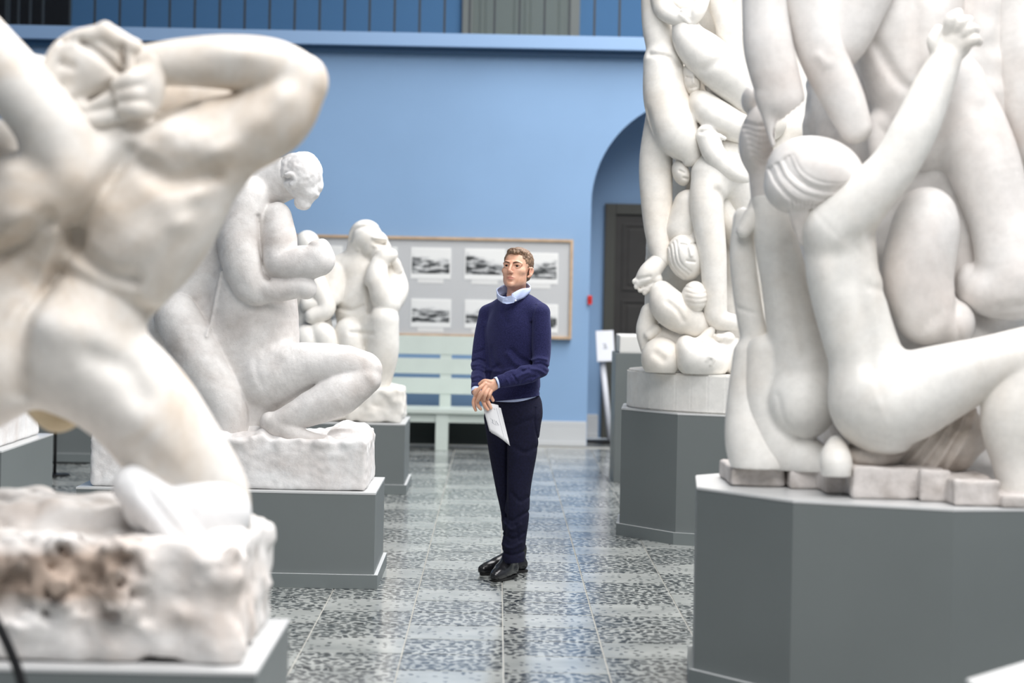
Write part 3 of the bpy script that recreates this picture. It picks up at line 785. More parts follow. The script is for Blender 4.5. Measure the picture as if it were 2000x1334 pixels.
# ---- left front: figure arching back with both arms behind the head, kneeling on rock
def left_front():
    T = thing('sculpture', 'white plaster figure arching back, arms raised behind head, kneeling on rough rock', 'sculpture', (-1.15, 7.32, 0.50), 'plaster sculptures')
    c = Clay(7.30, 0.0085, 0.05)
    c.limb([(110, 690, 0, 108), (205, 570, 0, 98), (285, 440, 0, 125), (320, 345, 0, 108)], ds=0.85)
    c.limb([(255, 545, 0, 58), (335, 440, -.02, 74), (410, 335, 0, 70)], ds=0.9, k=0.06)
    c.limb([(-40, 640, .03, 115), (-10, 540, .04, 110), (-10, 420, .05, 115), (-20, 320, .10, 90)], ds=0.9, k=0.05)
    c.ell((400, 238, .0), (75, 42, 70), rot=14, k=0.05)
    c.ell((70, 395, -.04), (128, 95, 105), rot=30, k=0.05)
    c.ell((180, 330, 0), (100, 85, 95), rot=20, k=0.06)
    c.ell((120, 500, .04), (70, 70, 80), k=0.05)
    # right arm: shoulder, upper arm, elbow, forearm to the head
    c.limb([(375, 305, 0, 95), (455, 270, 0, 80), (535, 228, 0, 74), (590, 168, 0, 50)], k=0.04)
    c.limb([(592, 152, 0, 46), (530, 128, -.02, 52), (445, 122, -.04, 53), (360, 122, -.05, 47), (285, 128, -.06, 40)], k=0.02)
    # left arm reaching out of the picture
    c.limb([(-120, -20, -.12, 50), (-45, 80, -.14, 62), (80, 222, -.12, 66), (135, 315, -.07, 78), (170, 400, -.02, 70)], k=0.03)
    c.limb([(-120, -20, -.12, 48), (-90, 90, -.02, 46), (-20, 130, .05, 42), (110, 150, .08, 36)], k=0.02)
    # neck
    c.limb([(230, 200, .02, 60), (255, 290, 0, 75)], k=0.04)
    # hips, thighs
    c.limb([(140, 680, 0, 120), (265, 782, 0, 106), (340, 880, 0, 98), (398, 960, 0, 86), (430, 1015, 0, 62)], k=0.05)
    c.limb([(50, 680, 0, 112), (-60, 745, -.03, 108), (-190, 860, -.05, 95), (-250, 1000, -.02, 80), (-240, 1060, 0, 70)], k=0.025)
    # lower leg folded back over the rock, cast anew in whiter plaster
    q = Clay(7.30, 0.0085, 0.03)
    q.ell((392, 1003, -.05), (98, 80, 96)); q.ell((300, 985, -.05), (60, 60, 70))
    q.limb([(262, 950, -.11, 42), (318, 1002, -.15, 46), (372, 1064, -.18, 36), (415, 1112, -.19, 22)], k=0.012)
    q.crease([(300, 945), (345, 1000), (400, 1060)], 12, 8)
    q.build('lower_leg', plaster('plaster_fresh_white', lin(240, 240, 240), lin(226, 224, 224), .5, 2, 0, .05, 30), T)
    # modelling of the back
    c.crease([(262, 300), (205, 385), (150, 470), (100, 560), (62, 650), (58, 760)], 18, 20)
    c.crease([(112, 430), (60, 470), (0, 510)], 16, 20)
    c.crease([(150, 455), (175, 500), (225, 535), (270, 545)], 18, 20)
    c.crease([(120, 528), (200, 560), (300, 612)], 16, 14)
    c.crease([(300, 330), (345, 360), (420, 345)], 20, 16)
    c.crease([(275, 250), (330, 225), (380, 205)], 16, 14)
    c.crease([(200, 690), (260, 720), (290, 770)], 24, 12)
    c.crease([(128, 455), (95, 530), (70, 590)], 9, -7)
    for (x, y, rx, ry, a, rot) in ((330, 265, 42, 26, 12, 20), (395, 285, 55, 26, 9, 25), (345, 395, 40, 45, 9, 30), (300, 470, 60, 35, 8, 40), (150, 360, 45, 50, 9, 0),
                                   (215, 400, 35, 60, 6, 30), (180, 640, 80, 50, 12, -25), (290, 830, 60, 100, 8, 40), (480, 110, 60, 22, 6, -5), (520, 240, 50, 25, 6, 40)):
        c.bump((x, y), (rx, ry), a * 1.5, rot)
    for (x, y, rx, ry, a, rot) in ((440, 300, 34, 18, 10, 30), (300, 300, 25, 22, 9, 0), (400, 380, 26, 20, 9, 35), (370, 440, 26, 18, 8, 35), (95, 620, 60, 40, 10, -30), (350, 700, 24, 60, -8, 35),
                                   (320, 900, 26, 70, -9, 40), (560, 190, 30, 30, 8, 45), (40, 330, 40, 30, 10, 20), (60, 430, 40, 22, 8, 30)):
        c.bump((x, y), (rx, ry), a * 1.4, rot)
    c.build('figure', pl_cream, T)
    # head with bound hair and the hand that grips it
    h = Clay(7.30, 0.006, 0.02)
    h.ell((182, 136, .0), (98, 84, 92), rot=10); h.ell((370, 195, .22), (150, 70, 60), k=0.03)
    for pts in ([(100, 140), (140, 85), (200, 66), (262, 92)], [(92, 168), (155, 122), (215, 118), (262, 150)], [(118, 195), (180, 160), (235, 160)],
                [(140, 215), (190, 200), (240, 185)], [(150, 235), (200, 232), (240, 222)], [(205, 58), (240, 90), (255, 140), (258, 190)]):
        h.limb([(x, y, -.10, 17) for x, y in pts], k=0.012)
    h.crease([(172, 88), (205, 112), (240, 140)], 8, 14); h.crease([(132, 88), (150, 84)], 8, 10); h.crease([(138, 132), (155, 138)], 9, 10)
    h.crease([(182, 205), (232, 165)], 7, 10); h.crease([(250, 100), (252, 150)], 7, 12)
    h.build('hair', pl_cream, T)
    g = Clay(7.30, 0.006, 0.015)
    g.ell((285, 178, -.10), (36, 52, 30), k=0.01)
    for a, b in (((285, 148), (232, 165)), ((288, 182), (238, 186)), ((285, 212), (243, 212))):
        g.limb([(a[0], a[1], -.11, 21), ((a[0] + b[0]) / 2, (a[1] + b[1]) / 2, -.135, 20), (b[0], b[1], -.13, 16)], k=0.004)
    g.limb([(300, 130, -.07, 38), (285, 165, -.09, 34)], k=0.02)
    g.build('hand', pl_cream, T)
    d = Clay(7.30, 0.008, 0.02)
    d.limb([(70, 770, .20, 40), (110, 812, .22, 34), (150, 790, .22, 36)])
    d.build('drapery', plaster('plaster_ochre', lin(205, 190, 160), lin(180, 160, 125), .6, 4, 0, .2, 30), T)
    r = Clay(None, 0.0085, 0.04)
    r.box((-1.72, 6.88, 0.500), (-0.715, 7.80, 0.835), 0.05)
    r.box((-1.72, 7.30, 0.78), (-1.08, 7.80, 0.905), 0.04)
    r.box((-0.86, 6.98, 0.78), (-0.72, 7.6, 0.865), 0.05)
    r.noise(0.022, 0.11, 1); r.noise(0.013, 0.05, 2)
    r.noise(0.065, 0.07, 3, (-1.9, 6.7, 0.60), (-0.98, 7.1, 0.88)); r.noise(0.035, 0.032, 4, (-1.9, 6.7, 0.58), (-0.95, 7.1, 0.90))
    r.floor(0.5005)
    r.build('rock', pl_rock, T)
left_front()

# ---- middle left: crouching figure hugging itself on a slab
def crouching():
    T = thing('sculpture', 'grey-white plaster figure crouching with bowed head and folded arms on slab', 'sculpture', (-1.39, 13.05, 0.50), 'plaster sculptures')
    c = Clay(13.05, 0.0065, 0.03)
    c.limb([(490, 790, 0, 92), (492, 690, 0, 92), (490, 560, 0, 86), (488, 440, 0, 62)], ds=1.0)
    c.limb([(330, 640, .05, 50), (390, 520, .03, 62), (465, 400, 0, 52)], k=0.06)
    c.ell((420, 700, .02), (90, 120, 90), k=0.05)
    c.limb([(490, 378, 0, 48), (520, 362, -.03, 46), (560, 348, -.08, 42)], k=0.04)
    c.ell((474, 380, -.08), (36, 40, 42), k=0.03)
    # near arm
    c.limb([(482, 388, -.15, 44), (466, 470, -.20, 42), (486, 545, -.23, 38), (498, 568, -.24, 30)], k=0.02)
    c.limb([(494, 566, -.24, 27), (550, 566, -.27, 21), (588, 562, -.28, 20), (598, 564, -.28, 21)], k=0.015)
    c.ell((520, 480, -.10), (40, 80, 50), k=0.02); c.ell((530, 535, -.17), (30, 30, 30), k=0.02)
    # far arm lies across
    c.limb([(540, 425, -.16, 30), (546, 470, -.20, 34), (550, 512, -.24, 33), (600, 512, -.27, 33), (622, 508, -.28, 32)], k=0.012)
    c.ell((628, 500, -.28), (21, 34, 26), k=0.012)
    c.ell((622, 480, -.27), (20, 12, 20), k=0.008)
    # front thigh, shin, foot
    c.limb([(520, 742, -.16, 62), (600, 714, -.22, 44), (668, 712, -.25, 38), (712, 722, -.26, 34)], k=0.035)
    c.limb([(712, 740, -.28, 32), (658, 774, -.30, 40), (590, 806, -.31, 30), (545, 826, -.31, 23)], k=0.008)
    c.limb([(526, 824, -.31, 19), (560, 842, -.33, 20), (600, 856, -.34, 15), (640, 862, -.35, 11)], k=0.012)
    c.ell((530, 778, -.14), (38, 34, 30), k=0.02)
    # kneeling leg
    c.limb([(345, 618, -.14, 44), (392, 705, -.20, 48), (437, 785, -.24, 43), (452, 835, -.25, 34)], k=0.012)
    c.limb([(340, 770, -.12, 30), (385, 800, -.18, 32), (425, 838, -.2, 26)], k=0.01)
    c.crease([(478, 560), (470, 640), (460, 720)], 30, 4)
    c.crease([(440, 530), (425, 600), (416, 655)], 3.5, -4)
    c.crease([(512, 425), (516, 470), (522, 530), (535, 548)], 4, 5)
    c.bump((560, 640), (28, 50), 5); c.bump((455, 600), (30, 60), 4)
    c.noise(0.0025, 0.05, 5)
    c.build('figure', pl_grey, T)
    h = Clay(13.05, 0.005, 0.015)
    h.ell((590, 342, -.12), (40, 46, 46), rot=-12)
    h.ell((566, 340, -.10), (26, 38, 38), k=0.03)
    h.limb([(598, 375, -.14, 26), (592, 393, -.14, 18)], k=0.02)
    h.ell((622, 362, -.13), (9, 16, 14), k=0.012)
    h.limb([(562, 346, -.225, 9), (570, 343, -.228, 8), (577, 351, -.228, 7), (571, 360, -.225, 7)], k=0.004)
    h.crease([(564, 352), (573, 352)], 5, 6)
    h.noise(0.0028, 0.018, 6); h.noise(0.003, 0.05, 7)
    h.build('head', pl_slab, T)
    s = Clay(None, 0.0075, 0.03)
    xl, xr = P(176, 900, 12.62)[0], P(716, 900, 12.62)[0]
    s.box((xl, 12.62, 0.5), (xr, 13.48, 0.77), 0.025)
    s.box((P(420, 850, 12.7)[0], 12.70, 0.70), (P(560, 850, 12.7)[0], 13.3, 0.805), 0.05)
    s.box((P(640, 850, 12.9)[0], 12.9, 0.72), (P(712, 850, 12.9)[0], 13.45, 0.81), 0.04)
    s.box((P(300, 850, 12.9)[0], 12.8, 0.72), (P(480, 850, 12.9)[0], 13.45, 0.83), 0.05)
    s.noise(0.006, 0.12, 8); s.noise(0.003, 0.03, 9); s.noise(0.02, 0.05, 10, (-3, 12.5, .70), (0, 13.6, .90))
    s.floor(0.5005)
    s.build('slab', pl_slab, T)
crouching()

# ---- seated couple behind
def couple():
    T = thing('sculpture', 'ivory plaster seated couple, man pressing his hand to his mouth', 'sculpture', (-1.2, 18.6, 0.53), 'plaster sculptures')
    c = Clay(18.5, 0.0085, 0.03)
    c.limb([(704, 540, 0, 42), (705, 590, 0, 52), (706, 650, 0, 46), (706, 720, 0, 50)], ds=0.9)
    c.limb([(655, 530, 0, 28), (700, 522, 0, 34), (762, 532, .03, 26)], k=0.04)
    c.limb([(702, 478, -.02, 24), (700, 530, 0, 30)], k=0.03)
    c.ell((714, 462, -.04), (33, 33, 38), k=0.02)
    c.ell((730, 478, -.06), (26, 34, 30), rot=-8, k=0.02)
    c.limb([(748, 466, -.06, 7), (758, 482, -.07, 6)], k=0.01)
    c.crease([(736, 474), (750, 477)], 4, 9); c.crease([(686, 470), (694, 450), (722, 444), (752, 452)], 3.5, 5); c.crease([(732, 465), (754, 467)], 3.5, -5); c.ell((700, 482, -.12), (5, 9, 5), k=0.006); c.crease([(722, 500), (730, 486)], 5, 4)
    c.limb([(764, 535, -.02, 25), (772, 565, -.08, 26), (756, 594, -.18, 27)], k=0.02)
    c.limb([(754, 594, -.20, 26), (736, 550, -.22, 24), (740, 515, -.18, 17)], k=0.01)
    c.limb([(740, 518, -.18, 15), (752, 500, -.17, 16), (765, 498, -.14, 12)], k=0.01)
    c.limb([(757, 498, -.15, 8), (772, 512, -.12, 9), (778, 528, -.1, 9)], k=0.01)
    c.limb([(655, 535, -.05, 27), (646, 572, -.12, 24), (636, 596, -.17, 20), (600, 594, -.2, 15)], k=0.012)
    # knees and shins
    c.limb([(712, 655, -.05, 40), (748, 628, -.22, 29)], k=0.02)
    c.limb([(749, 625, -.22, 30), (745, 690, -.2, 33), (732, 750, -.17, 30), (722, 800, -.17, 26)], k=0.012)
    c.limb([(690, 668, -.05, 36), (680, 650, -.2, 26), (690, 720, -.2, 28), (695, 800, -.17, 24)], k=0.015)
    c.crease([(660, 598), (690, 606), (712, 598)], 5, 5); c.crease([(690, 648), (730, 650)], 4, 4); c.crease([(722, 560), (724, 610)], 5, 5)
    c.floor(.70)
    c.build('seated_man', pl_ivory, T)
    w = Clay(18.5, 0.0085, 0.03)
    w.ell((600, 478, -.02), (25, 28, 30)); w.limb([(600, 500, 0, 18), (600, 530, 0, 32), (602, 600, 0, 42), (606, 690, 0, 50), (620, 780, 0, 50)])
    w.limb([(612, 545, -.15, 22), (636, 600, -.2, 20), (608, 618, -.24, 14)], k=0.012)
    w.limb([(600, 690, -.05, 36), (628, 655, -.22, 26), (642, 700, -.22, 27), (650, 800, -.2, 22)], k=0.015)
    w.limb([(590, 700, -.05, 36), (598, 660, -.22, 26), (606, 720, -.22, 27), (610, 800, -.2, 22)], k=0.015)
    w.floor(.70)
    w.build('seated_woman', pl_ivory, T)
    s = Clay(None, 0.010, 0.03)
    s.box((P(560, 800, 18.2)[0], 18.17, 0.53), (P(786, 800, 18.2)[0], 19.0, 0.79), 0.04)
    s.noise(0.018, 0.10, 11); s.noise(0.012, 0.045, 12); s.floor(0.5305)
    s.build('rock', pl_ivory, T)
couple()

# ---- plain block far left
def far_block():
    T = thing('plaster_block', 'rough white plaster block on the plinth at far left', 'plaster block', (-3.6, 16.0, 0.49))
    s = Clay(None, 0.012, 0.02)
    s.box((-4.2, 15.25, 0.49), (-3.15, 16.7, 0.86), 0.02); s.box((-4.1, 15.6, 0.80), (-3.2, 16.35, 0.93), 0.05)
    s.noise(0.004, 0.10, 13); s.floor(0.4905)
    s.build('block', pl_slab, T)
far_block()

# ---- right front: group of entwined figures
def right_group():
    T = thing('sculpture', 'large white plaster group of entwined figures, kneeling woman seen from behind', 'sculpture', (CN[0], CN[1], H_N), 'plaster sculptures')
    vx = 0.0065
    # A: woman kneeling with her back to us, arm raised
    a = Clay(9.42, vx, 0.035)
    a.limb([(1640, 455, 0, 70), (1648, 545, 0, 71), (1672, 640, 0, 71), (1692, 705, 0, 74), (1705, 770, 0, 88)], ds=0.85)
    a.ell((1722, 792, 0), (98, 92, 90), k=0.03)
    a.limb([(1632, 445, -.02, 66), (1690, 385, -.08, 52), (1745, 325, -.10, 46), (1785, 255, -.10, 45), (1818, 180, -.07, 40), (1846, 118, -.04, 31)], k=0.03)
    a.limb([(1735, 790, -.04, 94), (1830, 752, -.10, 76), (1925, 716, -.15, 58), (2010, 700, -.15, 62)], k=0.04)
    a.limb([(2000, 735, -.15, 64), (1982, 815, -.17, 66), (1988, 900, -.17, 50), (1996, 985, -.17, 40)], k=0.006)
    # hand
    a.ell((1864, 84, -.03), (34, 44, 24), rot=-35, k=0.015)
    for p0, p1, p2 in (((1852, 62), (1858, 38), (1872, 26)), ((1864, 64), (1878, 44), (1892, 40)), ((1874, 74), (1892, 58), (1904, 58)), ((1880, 90), (1900, 78), (1910, 82))):
        a.limb([(p0[0], p0[1], -.05, 13), (p1[0], p1[1], -.07, 12.5), (p2[0], p2[1], -.03, 10)], k=0.003)
    a.limb([(1830, 105, -.04, 14), (1822, 80, -.05, 12), (1832, 58, -.03, 10)], k=0.008)
    # modelling
    a.crease([(1660, 470), (1668, 560), (1684, 650), (1690, 720)], 18, 7)
    a.crease([(1690, 455), (1715, 480), (1722, 520)], 14, 6)
    a.crease([(1622, 500), (1640, 545)], 26, 6); a.bump((1606, 520), (26, 50), 8); a.bump((1695, 560), (24, 80), 5)
    a.crease([(1690, 800), (1672, 850)], 12, 2)
    a.bump((1740, 800), (60, 50), 8); a.crease([(1800, 870), (1770, 860)], 14, 6)
    a.crease([(1690, 560), (1730, 572)], 10, 3)
    a.floor(H_N + .01)
    a.build('kneeling_woman', pl_white, T)
    h = Clay(9.42, 0.005, 0.015)
    h.ell((1592, 338, .0), (96, 72, 80), rot=-8)
    h.ell((1558, 365, -.01), (66, 55, 70), k=0.03)
    rg = random.Random(5)
    for i in range(11):
        q = i / 10.0 + rg.uniform(-.03, .03); j = rg.uniform(-3, 3)
        h.crease([(1500 + 40 * q, 330 - 25 * q), (1512 + 44 * q, 362 - 22 * q + j), (1545 + 45 * q, 394 - 34 * q + j), (1600 + 40 * q, 402 - 40 * q), (1655 + 20 * q, 385 - 40 * q)], rg.uniform(1.8, 2.8), rg.uniform(1.8, 4.0), far=9.55)
    for i in range(6):
        h.limb([(1538 + 7 * i, 380, -.09, 8), (1550 + 5 * i, 425, -.05, 7), (1562 + 3 * i, 478, -.01, 4)], k=0.003)
        h.crease([(1538 + 8 * i, 395), (1549 + 6 * i, 440), (1562 + 3 * i, 495)], 1.8, 3.0, far=9.6)
    h.build('hair', pl_warm, T)
    # B: woman at the left, back view
    b = Clay(9.78, vx, 0.03)
    b.limb([(1498, 395, .02, 30), (1515, 470, .02, 42), (1536, 565, .02, 48), (1560, 690, .02, 60), (1572, 770, 0, 74)], ds=0.9)
    b.ell((1566, 788, -.04), (70, 70, 74), k=0.02)
    b.limb([(1490, 690, .04, 36), (1494, 780, .02, 42), (1525, 868, .0, 52), (1580, 900, -.02, 44)], k=0.02)
    b.crease([(1530, 480), (1546, 560), (1566, 690)], 12, 4); b.bump((1508, 545), (16, 60), 5)
    b.crease([(1512, 770), (1524, 818), (1556, 852)], 5, 2)
    b.limb([(1575, 900, -.06, 40), (1600, 912, -.08, 34)], k=0.02)
    b.floor(H_N + .07)
    b.build('leaning_woman', pl_white, T)
    d = Clay(9.85, vx, 0.02)
    d.limb([(1452, 425, .02, 20), (1450, 500, .02, 25), (1462, 600, .02, 27), (1478, 690, .02, 26), (1478, 740, .02, 20)])
    d.limb([(1466, 420, -.05, 14), (1452, 450, -.06, 15)], k=0.01); d.limb([(1480, 395, -.03, 16), (1462, 440, -.05, 15)], k=0.008)
    d.limb([(1460, 690, .0, 28), (1456, 790, -.02, 37), (1466, 860, -.05, 50), (1482, 905, -.07, 54)], k=0.03)
    d.crease([(1436, 600), (1470, 612)], 4, 3)
    d.floor(H_N + .075)
    d.build('arm_and_thigh', pl_white, T)
    e = Clay(9.80, 0.0055, 0.015)
    e.ell((1478, 270, 0), (34, 64, 60), rot=-8); e.ell((1466, 196, .05), (18, 28, 34)); e.limb([(1490, 320, .0, 30), (1500, 400, .02, 32)], k=0.03)
    for i in range(7):
        e.crease([(1450 + 3 * i, 240 + 12 * i), (1475 + 2 * i, 250 + 12 * i), (1505, 245 + 12 * i)], 4, 4)
    e.build('bowed_head', pl_warm, T)
    # C: rounded torso in the middle
    t = Clay(9.52, vx, 0.03)
    t.limb([(1810, 425, 0, 60), (1806, 455, 0, 68), (1792, 540, 0, 70), (1808, 612, 0, 62)])
    t.ell((1862, 632, .02), (42, 46, 50), k=0.03); t.crease([(1868, 575), (1860, 620), (1868, 660)], 6, 4)
    t.bump((1800, 480), (40, 50), 5); t.crease([(1790, 640), (1815, 620)], 16, 6)
    t.build('crouched_child', pl_warm, T)
    # D: standing man above
    m = Clay(9.70, 0.008, 0.04)
    m.limb([(1770, -160, .05, 120), (1772, -30, .05, 118), (1776, 80, .02, 108), (1790, 180, 0, 92), (1800, 260, 0, 84)], ds=0.85)
    m.limb([(1850, 175, .0, 78), (1912, 300, -.08, 74), (1955, 430, -.13, 64), (1985, 545, -.16, 74)], k=0.04)
    m.ell((1965, 568, -.14), (88, 56, 70), k=0.03)
    m.ell((1892, 555, -.10), (26, 42, 34), k=0.02)
    m.limb([(1730, 240, -.02, 36), (1716, 250, -.03, 26), (1720, 300, -.04, 26)], k=0.015)
    m.limb([(1755, 160, -.04, 50), (1720, 90, -.05, 40)], k=0.05)
    m.crease([(1770, -40), (1772, 60), (1780, 150)], 16, 8); m.crease([(1700, 90), (1745, 165), (1790, 190)], 12, 9)
    m.crease([(1905, 220), (1945, 320), (1965, 420)], 18, 6); m.crease([(1930, 600), (1990, 590)], 10, 6)
    m.bump((1730, 40), (36, 44), 6); m.bump((1815, 40), (36, 44), 6); m.bump((1800, 130), (40, 40), 6)
    m.build('standing_man', pl_warm, T)
    l = Clay(9.50, vx, 0.02)
    l.limb([(1560, -80, .0, 48), (1582, 20, .0, 50), (1606, 105, -.02, 47), (1645, 190, -.03, 42), (1670, 248, -.03, 33)])
    l.crease([(1590, 115), (1606, 130)], 10, -4)
    l.build('bent_arm', pl_warm, T)
    l = Clay(9.55, vx, 0.02)
    l.limb([(1735, -120, .0, 60), (1690, -20, -.02, 56), (1655, 70, -.03, 46), (1634, 116, -.02, 30)])
    l.build('hanging_thigh', pl_warm, T)
    l = Clay(9.45, 0.0055, 0.02)
    l.limb([(1490, -90, .0, 42), (1493, 10, .0, 44), (1502, 100, -.01, 49), (1525, 190, -.01, 46)], ds=0.9)
    l.limb([(1498, 190, -.02, 22), (1504, 240, -.02, 12), (1510, 282, -.02, 5)], k=0.02)
    for i in range(6):
        x, y = 1522 + 9.5 * i, 232 - 8 * i
        l.cut([(x, y + 14, -.2, 7), (x, y + 14, .2, 7)], k=0.003)
    l.cut([(1540, 262, -.2, 30), (1540, 262, .2, 30)], k=0.004)
    l.build('broken_arm', pl_warm, T)
    l = Clay(9.75, 0.008, 0.02)
    l.limb([(1990, -160, 0, 70), (1998, -10, 0, 58), (2018, 120, -.03, 72), (2060, 280, -.05, 84), (2120, 420, -.05, 84)])
    l.limb([(1925, -120, .05, 40), (1960, 20, .05, 30), (1990, 60, .03, 26)], k=0.01)
    l.build('shoulder_figure', pl_warm, T)
    # core and drapery that tie the figures together, and the base
    k = Clay(None, 0.012, 0.08)
    cx, cy = CN
    k.limb([(cx + .05, cy + .22, H_N + .25, .50), (cx + .05, cy + .25, 1.6, .56), (cx + .05, cy + .25, 2.6, .52), (cx + .05, cy + .25, 3.3, .45)])
    k.noise(0.04, 0.18, 21); k.noise(0.015, 0.06, 22)
    k.floor(H_N + .001)
    k.build('core', pl_warm, T)
    g = Clay(9.42, 0.0075, 0.03)
    g.ell((1836, 862, .07), (95, 70, 60), rot=15)
    for i in range(9):
        g.crease([(1930 - 14 * i, 770 + 6 * i), (1895 - 14 * i, 830 + 4 * i), (1850 - 14 * i, 915)], 5, 5 if i % 2 else -6, far=99)
    g.ell((1700, 890, .05), (60, 30, 60)); g.noise(0.01, 0.05, 23)
    g.floor(H_N + .09)
    g.build('drapery', plaster('plaster_drapery', lin(214, 206, 198), lin(176, 160, 145), .7, 4, 0, .3, 25), T)
    f = Clay(9.36, 0.006, 0.02)
    f.limb([(1634, 870, .08, 20), (1632, 892, .02, 30), (1633, 906, -.03, 32), (1634, 922, -.03, 30)], ds=1.0); f.floor(H_N + .082)
    f.build('foot', pl_white, T)
    s = Clay(None, 0.0075, 0.006)
    for xa, xb, yb, h, dep in ((1427, 1535, 951, .075, .5), (1541, 1606, 956, .075, .5), (1609, 1664, 966, .08, .4), (1666, 1796, 976, .125, .5), (1798, 1860, 981, .125, .5), (1862, 1955, 990, .10, .5), (1957, 2080, 994, .05, .4)):
        xm = (xa + xb) / 2; y_ = yb - VPY - ROLL * (xm - VPX); D = (CAM_H - H_N) * F_PX / y_
        A, B = P(xa, yb, D), P(xb, yb, D)
        s.box((A[0], D, H_N), (B[0], D + dep, H_N + h), 0.012)
    s.noise(0.004, 0.04, 24); s.noise(0.006, 0.09, 25); s.floor(H_N + .0005)
    s.build('base', plaster('plaster_base', lin(214, 208, 204), lin(150, 140, 132), .8, 5.0, .3, .3, 30, .7), T)
right_group()

# ---- right, further back: column of stacked figures
def column():
    T = thing('sculpture', 'tall white plaster column of stacked human figures on a round drum', 'sculpture', (CF[0], CF[1], 0.815), 'plaster sculptures')
    D0, vx = 15.25, 0.0085
    def fig(name, *limbs, k=0.02, mat=pl_ivory, ells=(), creases=(), bumps=(), d=D0, v=vx):
        c = Clay(d, v, k)
        for l in limbs: c.limb(l)
        for e in ells: c.ell(*e)
        for q in creases: c.crease(*q)
        for q in bumps: c.bump(*q)
        c.floor(1.061)
        return c.build(name, mat, T)
    fig('standing_figure', [(1300, -120, .12, 34), (1286, -40, .12, 33), (1282, 40, .1, 29), (1292, 95, .08, 30)],
        [(1294, 120, .06, 38), (1303, 195, .03, 46), (1322, 258, -.02, 44), (1346, 300, -.02, 26)],
        [(1290, 220, .14, 28), (1281, 315, .12, 33), (1283, 400, .08, 31), (1287, 462, .04, 26), (1293, 505, .0, 18)],
        creases=[([(1262, 106), (1300, 112), (1325, 128)], 5, 5), ([(1262, 215), (1285, 292), (1330, 318)], 5, 6)])
    fig('foot', [(1290, 508, .0, 17), (1268, 532, -.03, 20), (1250, 552, -.03, 12)], [(1280, 545, -.03, 14), (1262, 564, -.03, 9)], [(1246, 546, -.03, 6), (1240, 550, -.03, 6)], [(1250, 556, -.04, 6), (1243, 560, -.04, 5.5)], [(1256, 562, -.04, 6), (1250, 567, -.04, 5)], [(1264, 566, -.04, 6), (1259, 572, -.04, 5)], k=0.006,
        creases=[([(1245, 545), (1268, 540)], 3, 3), ([(1250, 562), (1275, 552)], 3, 3)], v=.006)
    fig('gripping_hands', [(1288, -30, .02, 20), (1296, 15, .0, 21), (1322, 34, -.06, 17), (1340, 32, -.08, 15)], [(1352, 42, -.1, 9), (1362, 24, -.1, 15), (1372, 2, -.08, 14), (1380, -40, -.05, 16)],
        [(1334, 22, -.11, 6), (1350, 36, -.11, 6)], [(1330, 30, -.11, 6), (1346, 44, -.11, 6)], k=0.008, v=.006)
    fig('bent_back', [(1335, 40, -.02, 22), (1348, 78, -.05, 34), (1378, 108, -.07, 43), (1415, 142, -.08, 43), (1455, 185, -.05, 36), (1500, 240, 0, 36)],
        creases=[([(1340, 62), (1352, 70), (1362, 84)], 6, 5), ([(1370, 140), (1410, 120)], 10, 4)], bumps=[((1420, 118), (18, 14), 5)])
    fig('dangling_legs', [(1390, -60, .0, 28), (1402, 0, -.02, 23), (1418, 48, -.04, 21), (1428, 72, -.03, 18)], [(1440, -60, .04, 30), (1444, 30, .03, 20), (1446, 96, .02, 10)], [(1420, 62, -.02, 22), (1444, 110, .0, 20)], k=0.01)
    fig('upper_face', ells=[((1351, 160, -.02), (17, 29, 24), 10), ((1351, 140, -.0), (18, 18, 26))], creases=[([(1340, 152), (1349, 155)], 2.5, 4), ([(1354, 153), (1363, 150)], 2.5, 4), ([(1346, 174), (1358, 172)], 2, 3), ([(1351, 152), (1352, 165)], 3, -4)], v=.005)
    fig('child', [(1372, 205, -.06, 28), (1400, 228, -.09, 33), (1440, 248, -.08, 30), (1490, 262, -.05, 26)], [(1383, 265, -.12, 24), (1396, 302, -.15, 22), (1430, 335, -.15, 18), (1470, 352, -.12, 14), (1490, 356, -.1, 14)],
        [(1360, 190, -.05, 14), (1352, 215, -.06, 10), (1348, 240, -.07, 12)], [(1386, 170, -.03, 10), (1410, 190, -.02, 11), (1450, 222, .0, 14)], [(1405, 262, -.17, 5), (1415, 270, -.17, 5)],
        k=0.012, creases=[([(1365, 262), (1390, 258), (1412, 266)], 4, 4)])
    fig('hidden_hip', [(1415, 300, .0, 30), (1450, 305, .02, 36), (1480, 330, .03, 30)], [(1425, 265, .02, 26), (1460, 290, .02, 30)], k=0.03)
    fig('peering_face', ells=[((1330, 338, .02), (17, 26, 22), 20)], creases=[([(1326, 334), (1335, 338)], 2.5, 4), ([(1334, 348), (1342, 350)], 2.5, 3)], v=.005)
    fig('reaching_figure', [(1392, 345, -.06, 42), (1382, 405, -.11, 34), (1392, 500, -.13, 27), (1397, 580, -.13, 23), (1402, 622, -.13, 22), (1440, 630, -.12, 15), (1470, 632, -.1, 13)],
        [(1400, 340, -.02, 50), (1450, 350, .0, 52), (1490, 420, .0, 55)], [(1345, 400, .02, 30), (1330, 450, .03, 34)], k=0.02, creases=[([(1395, 375), (1415, 400), (1425, 440)], 8, 5)])
    c = Clay(D0, 0.006, 0.015)
    c.ell((1338, 503, -.04), (36, 46, 44), 15); c.limb([(1365, 470, -.02, 24), (1380, 450, .0, 30)])
    for i in range(4): c.crease([(1300 + 6 * i, 486 - 5 * i), (1306 + 6 * i, 520 - 3 * i), (1330 + 5 * i, 548 - 6 * i)], 1.8, 2.4)
    c.crease([(1326, 478), (1338, 480)], 2.5, 4); c.crease([(1346, 478), (1356, 476)], 2.5, 4); c.crease([(1342, 482), (1346, 500)], 3.5, -5); c.crease([(1338, 510), (1352, 512)], 2.2, 4)
    c.build('hair_and_head', pl_ivory, T)
